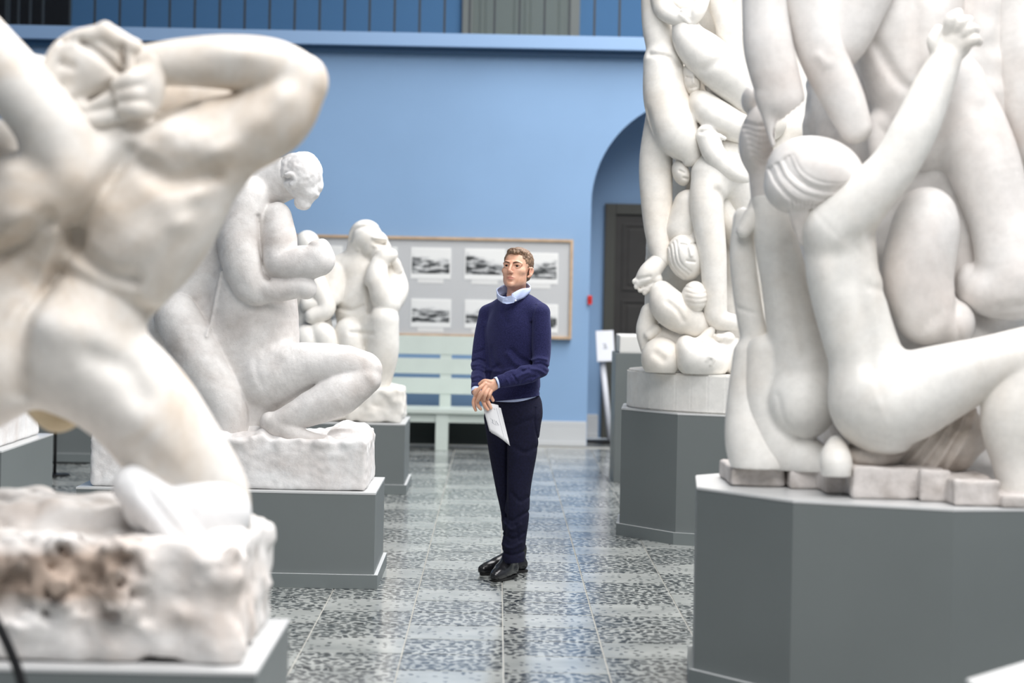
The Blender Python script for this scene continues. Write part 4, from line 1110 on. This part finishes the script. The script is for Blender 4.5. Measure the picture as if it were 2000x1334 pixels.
    c = Clay(D0, 0.006, 0.01); c.ell((1357, 580, -.12), (26, 31, 34))
    for i in range(5): c.crease([(1335, 560 + 10 * i), (1357, 566 + 9 * i), (1380, 560 + 10 * i)], 1.6, 1.2, far=D0)
    c.build('child_head', pl_ivory, T)
    fig('curled_torso', [(1292, 572, -.05, 24), (1310, 602, -.09, 36), (1345, 625, -.09, 32), (1375, 640, -.05, 26)], [(1270, 610, .02, 19), (1262, 645, .02, 20), (1264, 680, .0, 14)], [(1280, 645, -.04, 12), (1268, 655, -.05, 10)],
        creases=[([(1300, 590), (1318, 606), (1330, 626)], 5, 3)])
    fig('lower_hip', [(1330, 660, -.04, 14), (1365, 628, -.06, 16)], ells=[((1291, 700, -.08), (39, 42, 46)), ((1300, 660, .05), (40, 30, 40))], creases=[([(1278, 690), (1290, 700)], 8, 4)])
    c = Clay(D0, 0.006, 0.015)
    c.ell((1372, 702, -.14), (54, 42, 56), -6); c.limb([(1420, 690, -.08, 36), (1460, 705, -.05, 40)])
    c.ell((1345, 690, -.14), (26, 36, 44), 20); c.limb([(1370, 668, -.15, 12), (1384, 652, -.15, 10), (1390, 644, -.15, 7)], k=.02); c.ell((1404, 659, -.15), (10, 8, 14), k=.015); c.ell((1421, 660, -.13), (14, 13, 20), k=.02)
    c.limb([(1380, 704, -.312, 4), (1386, 697, -.315, 4.5), (1393, 702, -.312, 4.5), (1388, 712, -.308, 4)], k=.006)
    c.crease([(1352, 672), (1364, 668)], 4, 5)
    c.floor(1.061)
    c.build('upturned_head', pl_ivory, T)
    k = Clay(None, 0.014, 0.06)
    cx, cy = CF
    k.limb([(cx, cy + .15, 1.2, .62), (cx, cy + .15, 2.0, .64), (cx, cy + .15, 3.0, .64), (cx, cy + .15, 3.6, .60)])
    for i in range(16):      # bodies on the sides turned away
        a = -0.3 + i * 0.31; z = 1.3 + (i * 0.53) % 2.1
        q = [(cx + .70 * math.cos(a + t * .35), cy + .15 + .70 * math.sin(a + t * .35), z + t * .5 * (1 if i % 2 else -1), .13 - .02 * abs(t)) for t in (-1, 0, 1)]
        k.limb(q, k=0.02)
    k.noise(0.03, 0.15, 31); k.floor(1.055)
    k.build('core', pl_ivory, T)
    bm = bmesh.new(); prism(bm, [(cx + .915 * math.cos(a * math.pi / 24), cy + .915 * math.sin(a * math.pi / 24)) for a in range(48)], 0.815, 1.06, .012)
    bm_put('drum', bm, pl_white, T)
column()
# ------------------------------------------------------------------ the man
DP = 13.15
def man():
    PX = F_PX / DP                                   # pixels per metre at the man
    O = P(1003, 800, DP); O[2] = 0
    T = thing('person', 'man in navy sweater and trousers standing in the aisle holding a leaflet', 'person', O)
    yb = math.radians(-40)
    RB = np.array(Matrix.Rotation(yb, 3, 'Z'))
    B = lambda x, y, z: O + RB @ np.array((x, y, z), float) + np.array((ROLL * 0, 0, 0))
    # head frame
    HC = P(1009.5, 526, DP - .02)
    RH = np.array(Matrix.Rotation(math.radians(-21), 3, 'Z') @ Matrix.Rotation(math.radians(-11), 3, 'X') @ Matrix.Rotation(math.radians(1.0), 3, 'Y'))
    H = lambda x, y, z: HC + RH @ np.array((x, y, z), float)
    hl = lambda pts: [np.append(H(*p[:3]), p[3]) for p in pts]

    skin, nt, bs = new_mat('skin'); L = nt.links
    at = N(nt, 'Attribute', attribute_name='lip'); nz = N(nt, 'TexNoise', Scale=35.0, Detail=3.0)
    tc = N(nt, 'TexCoord'); L.new(tc.outputs['Object'], nz.inputs['Vector'])
    r = ramp(nt, [(0.3, lin(212, 158, 130)), (0.7, lin(228, 182, 156))]); L.new(nz.outputs['Fac'], r.inputs['Fac'])
    mx = N(nt, 'Mix', data_type='RGBA'); L.new(at.outputs['Fac'], mx.inputs['Factor']); L.new(r.outputs['Color'], mx.inputs['A']); mx.inputs['B'].default_value = lin(196, 128, 112)
    L.new(mx.outputs['Result'], bs.inputs['Base Color']); bs.inputs['Roughness'].default_value = 0.45
    bs.inputs['Subsurface Weight'].default_value = 0.12; bs.inputs['Subsurface Radius'].default_value = (0.012, 0.005, 0.003); bs.inputs['Subsurface Scale'].default_value = 0.5

    # ---- body: head, neck, trunk, arms and hands in one skin
    c = Clay(DP, 0.0026, 0.02)
    E = lambda p, r, k=0.02, op='add', R=RH: c.ellw(H(*p), r, R, k, op)
    E((0, .018, .045), (.073, .092, .072)); E((0, -.02, -.02), (.061, .070, .085), .03); E((0, -.034, -.074), (.045, .050, .041), .03)
    E((0, -.076, -.099), (.019, .014, .014), .018)
    for s in (-1, 1):
        E((s * .044, -.050, -.020), (.020, .022, .017), .02)
        E((s * .043, -.014, -.066), (.014, .030, .026), .02)
        E((s * .031, -.092, .003), (.017, .015, .0105), .010, 'sub')
        c.limbw(hl([(s * .016, -.081, .004, .0036), (s * .024, -.0855, .010, .0040), (s * .034, -.0845, .011, .0042), (s * .047, -.074, .004, .0036)]), .004)
        c.limbw(hl([(s * .018, -.080, -.003, .003), (s * .031, -.0825, -.0065, .0033), (s * .045, -.075, -.001, .003)]), .005)
        c.limbw(hl([(s * .010, -.086, .019, .0070), (s * .030, -.086, .0225, .0075), (s * .050, -.068, .017, .007)]), .012)
        E((s * .0115, -.099, -.036), (.0075, .0095, .0070), .007)
        # ears
        c.limbw(hl([(s * .069, .006, -.038, .0065), (s * .077, .014, -.030, .006), (s * .084, .024, -.006, .006), (s * .081, .018, .012, .0055), (s * .073, .004, .010, .005)]), .006)
        E((s * .075, .012, -.014), (.006, .013, .021), .008)
        E((s * .082, .009, -.010), (.006, .007, .012), .005, 'sub')
    c.limbw(hl([(0, -.080, .022, .008), (0, -.092, .006, .0072), (0, -.103, -.014, .0078), (0, -.109, -.030, .0100)]), .010)
    c.limbw(hl([(-.023, -.081, -.0640, .0026), (-.010, -.0900, -.0605, .0040), (0, -.0920, -.0615, .0038), (.010, -.0900, -.0605, .0040), (.023, -.081, -.0640, .0026)]), .004)
    c.limbw(hl([(-.018, -.0825, -.0685, .0032), (0, -.0905, -.0710, .0050), (.018, -.0825, -.0685, .0032)]), .005)
    c.limbw(hl([(-.024, -.0855, -.0650, .0016), (0, -.0975, -.0655, .0020), (.024, -.0855, -.0650, .0016)]), .002, 'sub')
    E((0, -.088, -.083), (.016, .006, .005), .006, 'sub')
    # neck, trunk, arms
    nb = B(0, .015, 1.46)
    c.limbw([np.append(H(0, .018, -.055), .050), np.append((H(0, .02, -.12) + B(0, .01, 1.53)) / 2, .052), np.append(nb, .062)], .02)
    c.ellw(B(0, 0, 1.32), (.145, .095, .185), RB, .05); c.ellw(B(0, 0, 1.06), (.13, .095, .20), RB, .05)
    c.limbw([np.append(B(-.15, .01, 1.455), .040), np.append(B(0, .015, 1.48), .055), np.append(B(.15, .01, 1.455), .040)], .04)
    c.limb([(1055, 614, -.12, 12), (1056.5, 690, -.14, 11), (1052, 718, -.17, 10.5), (1002, 740, -.24, 10), (975, 746, -.265, 8.6)], .02)
    c.limb([(951, 616, .12, 10), (939, 660, .10, 8.5), (934.5, 706, .05, 8), (933, 740, -.04, 8), (930, 764, -.13, 7.5)], .02)
    # upper hand (his left) lies over the wrist of the other
    c.limb([(975, 746, -.265, 9), (964, 750, -.275, 9.5), (953, 754, -.285, 9)], .010, ds=0.7)
    c.limb([(966, 755, -.27, 7), (956, 763, -.28, 6)], .010)
    for pts in ([(948, 749, -.29, 4.2), (938, 757, -.305, 3.8), (931, 766, -.30, 3.5), (928, 773, -.29, 3.0)],
                [(949, 756, -.295, 4.2), (942, 767, -.31, 3.8), (936, 777, -.305, 3.4), (934, 782, -.295, 3.0)],
                [(954, 761, -.295, 4.0), (949, 770, -.308, 3.6), (946, 778, -.30, 3.2), (946, 782, -.29, 2.8)],
                [(959, 764, -.29, 3.8), (956, 772, -.30, 3.3), (954, 778, -.292, 2.8)],
                [(958, 746, -.285, 4.5), (946, 744, -.28, 3.8), (937, 750, -.27, 3.3)]): c.limb(pts, .0025)
    # lower hand (his right) hangs and holds the leaflet
    c.limb([(930, 764, -.13, 8), (934, 770, -.19, 9), (940, 775, -.24, 9)], .008)
    for pts in ([(930, 772, -.235, 4.2), (925, 784, -.245, 3.7), (926, 793, -.25, 3.4), (929, 801, -.25, 2.9)],
                [(935, 777, -.255, 4.2), (932, 787, -.265, 3.8), (935, 794, -.27, 3.4), (939, 799, -.27, 2.9)],
                [(942, 779, -.262, 4.2), (946, 789, -.282, 3.8), (949, 795, -.285, 3.4), (953, 800, -.285, 2.9)],
                [(949, 777, -.262, 4.0), (954, 786, -.28, 3.6), (957, 792, -.283, 3.2), (959, 797, -.283, 2.8)],
                [(950, 771, -.25, 4.4), (958, 774, -.262, 3.8), (963, 782, -.265, 3.2)]): c.limb(pts, .0025)
    me = c.mesh('body')
    co = np.empty(len(me.vertices) * 3, np.float32); me.vertices.foreach_get('co', co); co = co.reshape(-1, 3)
    loc = (co - HC) @ RH
    lip = np.exp(-((loc[:, 0] / .022) ** 4) - (((loc[:, 2] + .0660) / .0078) ** 4)) * (loc[:, 1] < -.07)
    ear = np.exp(-(((np.abs(loc[:, 0]) - .080) / .012) ** 2) - ((loc[:, 2] + .012) / .03) ** 2) * .35
    nose = np.exp(-(loc[:, 0] / .018) ** 2 - ((loc[:, 2] + .03) / .016) ** 2) * (loc[:, 1] < -.085) * .25
    a = me.attributes.new('lip', 'FLOAT', 'POINT'); a.data.foreach_set('value', np.clip(lip + ear + nose, 0, 1).astype(np.float32))
    body = put('body', me, skin, T)
    # eyes
    ew = simple('eye_white', lin(188, 178, 170), rough=.2); iris = simple('eye_iris', lin(62, 66, 60), rough=.15); pup = simple('eye_pupil', (.006, .006, .006, 1), rough=.1)
    for s in (-1, 1):
        bm = bmesh.new(); bmesh.ops.create_uvsphere(bm, u_segments=24, v_segments=16, radius=.0120)
        gz = Vector((-.10, -1, .05)).normalized()
        for f in bm.faces:
            d = f.calc_center_median().normalized().dot(gz); f.material_index = 2 if d > .94 else 1 if d > .80 else 0; f.smooth = True
        M4 = Matrix(RH.tolist()).to_4x4(); M4.translation = Vector(H(s * .031, -.0700, .003)); bm.transform(M4)
        bm_put('eye', bm, [ew, iris, pup], body)
    # hair and brows
    hm, nt, bh = new_mat('hair_brown'); L = nt.links
    tc = N(nt, 'TexCoord'); mp = N(nt, 'Mapping'); mp.inputs['Scale'].default_value = (1, 1, .35); L.new(tc.outputs['Object'], mp.inputs['Vector'])
    nz = N(nt, 'TexNoise', Scale=160.0, Detail=4.0); L.new(mp.outputs['Vector'], nz.inputs['Vector'])
    r = ramp(nt, [(0.35, lin(78, 58, 44)), (0.65, lin(150, 122, 98))]); L.new(nz.outputs['Fac'], r.inputs['Fac']); L.new(r.outputs['Color'], bh.inputs['Base Color'])
    bp = N(nt, 'Bump', Strength=.6, Distance=.004); L.new(nz.outputs['Fac'], bp.inputs['Height']); L.new(bp.outputs['Normal'], bh.inputs['Normal']); bh.inputs['Roughness'].default_value = .6
    h = Clay(None, 0.0025, 0.015)
    h.ellw(H(0, .022, .046), (.0785, .0985, .0785), RH); h.ellw(H(0, .055, -.015), (.062, .056, .052), RH, .03)
    h.limbw(hl([(-.035, -.052, .090, .012), (-.005, -.062, .094, .013), (.025, -.058, .092, .013), (.045, -.040, .084, .012)]), .02)
    h.ellw(H(0, -.108, .000), (.087, .094, .080), RH, .008, 'sub'); h.ellw(H(-.046, -.085, .070), (.020, .03, .024), RH, .010, 'sub'); h.ellw(H(.050, -.080, .066), (.016, .03, .022), RH, .010, 'sub')
    h.ellw(H(0, -.06, -.07), (.2, .080, .06), RH, .006, 'sub'); h.ellw(H(0, 0, -.115), (.2, .2, .055), RH, .006, 'sub')
    h.limbw(hl([(-.014, -.069, .082, .007), (.004, -.076, .078, .0085), (.022, -.071, .078, .0075)]), .010)
    h.noise(.003, .010, 41)
    h.build('hair', hm, T)
    for s in (-1, 1):
        b_ = Clay(None, 0.0018, 0.003); b_.limbw(hl([(s * .012, -.0925, .0165, .0034), (s * .030, -.0935, .0215, .0038), (s * .049, -.0760, .0185, .0026)]))
        b_.build('eyebrow', simple('brow_brown', lin(92, 66, 50), rough=.7), T)

    # ---- sweater
    sw, nt, b = new_mat('navy_knit'); L = nt.links
    tc = N(nt, 'TexCoord'); nz = N(nt, 'TexNoise', Scale=220.0, Detail=3.0); L.new(tc.outputs['Object'], nz.inputs['Vector'])
    r = ramp(nt, [(0.3, lin(24, 25, 56)), (0.7, lin(46, 47, 88))]); L.new(nz.outputs['Fac'], r.inputs['Fac']); L.new(r.outputs['Color'], b.inputs['Base Color'])
    bp = N(nt, 'Bump', Strength=.5, Distance=.003); L.new(nz.outputs['Fac'], bp.inputs['Height']); L.new(bp.outputs['Normal'], b.inputs['Normal'])
    b.inputs['Roughness'].default_value = .9; b.inputs['Sheen Weight'].default_value = .25; b.inputs['Sheen Tint'].default_value = (.35, .38, .7, 1); b.inputs['Specular IOR Level'].default_value = .15
    w = Clay(DP, 0.0034, 0.03)
    w.ellw(B(0, 0, 1.32), (.176, .122, .225), RB, .05); w.ellw(B(0, -.005, 1.05), (.160, .122, .26), RB, .06)
    w.limbw([np.append(B(-.155, .012, 1.445), .055), np.append(B(-.07, .018, 1.478), .062), np.append(B(0, .020, 1.488), .066), np.append(B(.07, .018, 1.478), .062), np.append(B(.155, .012, 1.445), .058)], .04)
    w.limb([(1056, 612, -.12, 18), (1057, 650, -.13, 19.5), (1056.5, 690, -.14, 19), (1053, 719, -.17, 18)], .02)
    w.limb([(1054, 718, -.17, 18), (1030, 731, -.215, 17.5), (1004, 739, -.245, 15), (978, 745, -.265, 12.5)], .012)
    w.limb([(952, 612, .12, 17), (941, 660, .10, 15.5), (935, 706, .05, 14.5), (934, 736, -.04, 13.5), (931, 757, -.11, 11)], .02)
    w.limb([(952, 640, .09, 13), (950, 690, .06, 13), (952, 735, .02, 13)], .03)
    nr = [np.append(B(.074 * math.cos(q), -.004 + .070 * math.sin(q), 1.512 + .020 * math.sin(q)), .0095) for q in np.linspace(0, 2 * math.pi, 25)]
    w.limbw(nr, .006, sub=2)
    w.limbw([np.append(B(0, .012, 1.47), .052), np.append(B(0, .02, 1.70), .060)], .01, 'sub')
    for pts, wd, dp in (([(1036, 702), (1050, 697), (1066, 700)], 3.0, -3.2), ([(1038, 710), (1056, 708), (1070, 716)], 2.6, 3.2), ([(1034, 716), (1052, 720), (1064, 728)], 2.6, -2.8),
                        ([(1020, 722), (1034, 716), (1046, 712)], 2.4, 2.6), ([(1008, 734), (1020, 727), (1032, 724)], 2.6, -2.6), ([(1002, 730), (1010, 742)], 2.4, 2.4), ([(1018, 742), (1030, 734), (1042, 732)], 2.4, 2.6),
                        ([(1038, 742), (1050, 733)], 2.6, -2.2), ([(990, 737), (994, 746)], 2.2, -1.8),
                        ([(924, 706), (936, 702), (946, 706)], 2.4, 3.0), ([(922, 713), (936, 711), (947, 716)], 2.6, -3.0), ([(922, 724), (934, 722), (946, 728)], 2.4, 2.6), ([(922, 736), (936, 732), (946, 738)], 2.6, -2.8), ([(924, 745), (940, 744)], 2.2, 2.2), ([(928, 690), (944, 684)], 3, 2.0),
                        ([(945, 640), (947, 690), (949, 735)], 2.4, 2.4), ([(1037, 630), (1036, 670), (1038, 704)], 3.2, 3.6), ([(1046, 596), (1040, 612), (1037, 632)], 2.0, 1.6),
                        ([(1000, 682), (1016, 698), (1036, 708)], 5, 3.2), ([(990, 690), (1006, 708), (1024, 716)], 5, -2.6), ([(962, 680), (966, 705), (980, 722)], 5, 2.4), ([(952, 722), (972, 724), (1000, 720)], 4, -2.4), ([(956, 738), (962, 722), (975, 712)], 3.5, 2.4),
                        ([(985, 598), (984, 615), (990, 630)], 5, 1.6), ([(1040, 770), (1056, 762)], 2.5, 1.5), ([(958, 776), (1000, 771), (1058, 757)], 1.4, 1.2)):
        w.crease(pts, wd, dp, far=DP + .25)
    hp, hq = P(945, 789, DP - .1), P(1058, 769.5, DP + .0)
    hv = hq - hp; hn = np.array((hv[2] * .8, 0.0, -abs(hv[0]))); w.plane((hp + hq) / 2, hn)
    w.build('sweater', sw, T)
    # ---- shirt: collar, cuffs, tail
    sh, nt, b = new_mat('pale_blue_shirt'); L = nt.links
    tc = N(nt, 'TexCoord'); wv = N(nt, 'TexWave', Scale=160.0, bands_direction='X'); L.new(tc.outputs['Object'], wv.inputs['Vector'])
    r = ramp(nt, [(0.3, lin(178, 194, 236)), (0.7, lin(206, 216, 244))]); L.new(wv.outputs['Fac'], r.inputs['Fac']); L.new(r.outputs['Color'], b.inputs['Base Color']); b.inputs['Roughness'].default_value = .8
    lower = [(1004, 590, -.115), (994, 593, -.115), (983, 592, -.095), (974, 585, -.04), (978, 578, .04), (995, 572, .075), (1015, 570, .075), (1031, 572, .03), (1030, 577, -.03), (1018, 584, -.085), (1004, 590, -.11)]
    upper = [(997, 580, -.118), (988, 580, -.125), (976, 577, -.115), (970.5, 568, -.05), (975, 561, .03), (986, 556, .075), (1010, 551, .085), (1031, 554, .04), (1034, 562, -.03), (1018, 564, -.085), (999, 574, -.118)]
    Lw = catmull([P(p[0], p[1], DP - .02 + p[2]) for p in lower], 5); Uw = catmull([P(p[0], p[1], DP - .02 + p[2]) for p in upper], 5)
    rows = 6; V = []; Fq = []
    for i, (a_, b_) in enumerate(zip(Lw, Uw)):
        for j in range(rows):
            t = j / (rows - 1); bulge = .006 * math.sin(math.pi * t) + .003 * math.sin(i * .9 + j)
            cen = P(1003, 575, DP - .02); m_ = a_ * (1 - t) + b_ * t; out = m_ - cen; out[2] = 0; out /= max(np.linalg.norm(out), 1e-6)
            V.append(m_ + out * bulge)
    n_ = len(Lw)
    for i in range(n_ - 1):
        for j in range(rows - 1): Fq.append((i * rows + j, (i + 1) * rows + j, (i + 1) * rows + j + 1, i * rows + j + 1))
    o = put('shirt_collar', raw_mesh('shirt_collar', V, Fq), sh, T)
    md = o.modifiers.new('thickness', 'SOLIDIFY'); md.thickness = .004; md.offset = 0
    # folded flap on the front of the collar, with its button
    fl = [(983, 581, -.125), (1000, 577, -.135), (1009, 583, -.13), (1004, 591, -.128), (990, 593.5, -.125), (981, 590, -.115)]
    fv = [P(p[0], p[1], DP - .02 + p[2]) for p in fl]; bm = bmesh.new(); bm.faces.new([bm.verts.new(v) for v in fv])
    o = bm_put('collar_flap', bm, sh, T); md = o.modifiers.new('thickness', 'SOLIDIFY'); md.thickness = .005
    bb = Clay(DP, .0012, .001); bb.ell((1007, 587, -.158), (2.0, 2.0, 1.2)); bb.build('button', simple('shirt_button', lin(235, 238, 245), rough=.3), T)
    for pa, pb, ra in (((979, 744.5, -.262), (968, 748, -.272), 11.0), ((930.5, 760, -.118), (929.5, 767.5, -.14), 9.6)):
        q = Clay(DP, .002, .004); q.limb([(*pa, ra), (*pb, ra + .3)], .002); A, Bq = P(pa[0], pa[1], DP + pa[2]), P(pb[0], pb[1], DP + pb[2])
        ext = Bq + (Bq - A) * .8; q.limbw([np.append(A, (ra - 1.2) / PX), np.append(ext, (ra - 1.0) / PX)], .001, 'sub', sub=1)
        q.plane(Bq, Bq - A); q.build('shirt_cuff', sh, T)
    st = Clay(DP, .003, .03)
    st.ellw(B(0, -.005, 1.05), (.149, .112, .255), RB, .05); hp2, hq2 = P(962, 799, DP - .1), P(1040, 776, DP)
    hv = hq2 - hp2; st.plane((hp2 + hq2) / 2, np.array((hv[2], 0, -hv[0]))); st.plane(P(1000, 760, DP), (0, 0, 1)); st.build('shirt_tail', sh, T)
    # ---- trousers
    tr = simple('dark_navy_trousers', lin(24, 25, 48), rough=.85, spec=.2, noise=.35, nscale=90, bump=.25, bscale=260)
    t = Clay(DP, .0036, .03)
    t.ellw(B(0, .015, .93), (.158, .128, .14), RB, .04)
    t.limb([(1023, 815, -.05, 35), (1019, 880, -.06, 30), (1012.5, 950, -.07, 24.5), (1009, 1010, -.07, 24), (1004, 1060, -.06, 22.5), (1002, 1115, -.06, 22)], .03)
    t.limb([(978, 815, .06, 33), (983, 880, .06, 28.5), (989, 950, .06, 21.5), (995, 1000, .07, 17), (1001, 1060, .09, 17), (1010, 1110, .12, 15)], .008)
    for pts, wd, dp in (([(990, 860), (989, 930), (990, 1000), (986, 1050)], 2.5, 2.6), ([(1045, 795), (1043, 820), (1047, 845), (1054, 862)], 1.8, 2.0), ([(984, 1000), (998, 1012), (1014, 1004), (1030, 996)], 3.5, 2.8), ([(984, 1018), (1000, 1030), (1016, 1020)], 3.5, -3.0),
                        ([(986, 1040), (1002, 1048), (1022, 1036)], 3.2, 3.0), ([(982, 1060), (996, 1066), (1018, 1056)], 3.5, -3.2), ([(981, 1075), (1000, 1079), (1026, 1072)], 3.0, 3.4), ([(1000, 960), (1016, 975), (1030, 968)], 4, 2.2), ([(1005, 870), (1025, 880), (1044, 872)], 5, 2.0), ([(970, 815), (1000, 828), (1040, 815)], 5, 1.6), ([(1008, 1020), (1012, 1050)], 3, 2)):
        t.crease(pts, wd, dp, far=DP + .3)
    t.plane(P(1002, 1097.5, DP - .05), (.10, .0, -1)); t.plane(P(1000, 760, DP), (0, 0, 1))
    t.build('trousers', tr, T)
    # ---- boots
    bt = simple('black_polished_leather', (.010, .010, .012, 1), rough=.22, spec=.6, bump=.05, bscale=40)
    so = simple('black_rubber_sole', (.008, .008, .008, 1), rough=.6)
    for (hx, hd), (tx, td) in (((1001, 13.20), (968, 12.97)), ((1020, 13.42), (944, 13.25))):
        A, Bt = P(hx, 1120, hd), P(tx, 1120, td); A[2] = Bt[2] = 0
        u = Bt - A; ln = np.linalg.norm(u); u /= ln; sd = np.array((-u[1], u[0], 0))
        pt = lambda s, z, o=0: A + u * s * ln + sd * o + np.array((0, 0, z))
        k = Clay(None, .003, .02)
        k.limbw([np.append(pt(.02, .045), .034), np.append(pt(.3, .045), .038), np.append(pt(.6, .044), .045), np.append(pt(.85, .036), .040), np.append(pt(1.0, .030), .030)])
        k.limbw([np.append(pt(.10, .06), .036), np.append(pt(.10, .135), .042)], .02)
        k.limbw([np.append(pt(.12, .12), .040), np.append(pt(.38, .088), .038), np.append(pt(.65, .060), .034)], .02)
        k.floor(.014)
        bo = k.build('boot', bt, T)
        fp = [(0.02, -.033), (.3, -.032), (.6, -.045), (.85, -.040), (1.04, -.020), (1.09, 0), (1.04, .020), (.85, .040), (.6, .045), (.3, .032), (.02, .033), (-.08, .024), (-.12, 0), (-.08, -.024)]
        bm = bmesh.new(); prism(bm, [tuple(pt(s, 0, o)[:2]) for s, o in fp], 0.001, .016, .003); bm_put('sole', bm, so, bo)
    # ---- leaflet in his hand
    Lf = thing('leaflet', 'folded white paper leaflet hanging from the man\'s hand', 'leaflet', P(960, 845, DP - .27))
    pap = simple('white_paper', lin(226, 226, 228), rough=.7); ink = simple('grey_ink', lin(120, 122, 134), rough=.7)
    def sheet(name, cs, mat, th):
        g = 8; V = []; Fq = []
        c0, c1, c2, c3 = [P(p[0], p[1], DP + p[2]) for p in cs]     # top-left, top-right, bottom-right, bottom-left
        for i in range(g + 1):
            for j in range(g + 1):
                s_, t_ = j / g, i / g
                q = (c0 * (1 - s_) + c1 * s_) * (1 - t_) + (c3 * (1 - s_) + c2 * s_) * t_
                V.append(q + np.array((0, -.010 * math.sin(math.pi * s_), .006 * math.sin(math.pi * s_) * t_)))
        for i in range(g):
            for j in range(g): Fq.append((i * (g + 1) + j, i * (g + 1) + j + 1, (i + 1) * (g + 1) + j + 1, (i + 1) * (g + 1) + j))
        o = put(name, raw_mesh(name, V, Fq), mat, Lf); md = o.modifiers.new('thickness', 'SOLIDIFY'); md.thickness = th
        return o, V
    front, V = sheet('front_leaf', [(940, 783, -.268), (973, 791, -.25), (991, 866, -.25), (956, 842, -.275)], pap, .0012)
    sheet('back_leaf', [(942, 784, -.258), (978, 797, -.235), (996, 871, -.235), (959, 845, -.262)], pap, .0012)
    c0, c1, c2, c3 = [P(p[0], p[1], DP + p[2]) for p in ((940, 783, -.268), (973, 791, -.25), (991, 866, -.25), (956, 842, -.275))]
    uv = lambda s_, t_: (c0 * (1 - s_) + c1 * s_) * (1 - t_) + (c3 * (1 - s_) + c2 * s_) * t_ + np.array((0, -.010 * math.sin(math.pi * s_) - .0016, .006 * math.sin(math.pi * s_) * t_))
    bm = bmesh.new()
    for a_, b_ in (((.30, .50), (.42, .58)), ((.42, .50), (.36, .66)), ((.5, .5), (.56, .66)), ((.58, .52), (.74, .60)), ((.62, .50), (.66, .64)), ((.45, .12), (.62, .13)), ((.66, .13), (.72, .17)), ((.84, .1), (.86, .9)), ((.3, .62), (.5, .66))):
        tube(bm, [uv(*a_), (uv(*a_) + uv(*b_)) / 2 + (0, -.0003, 0), uv(*b_)], .0005, 5)
    bm_put('printed_lines', bm, ink, front)
man()
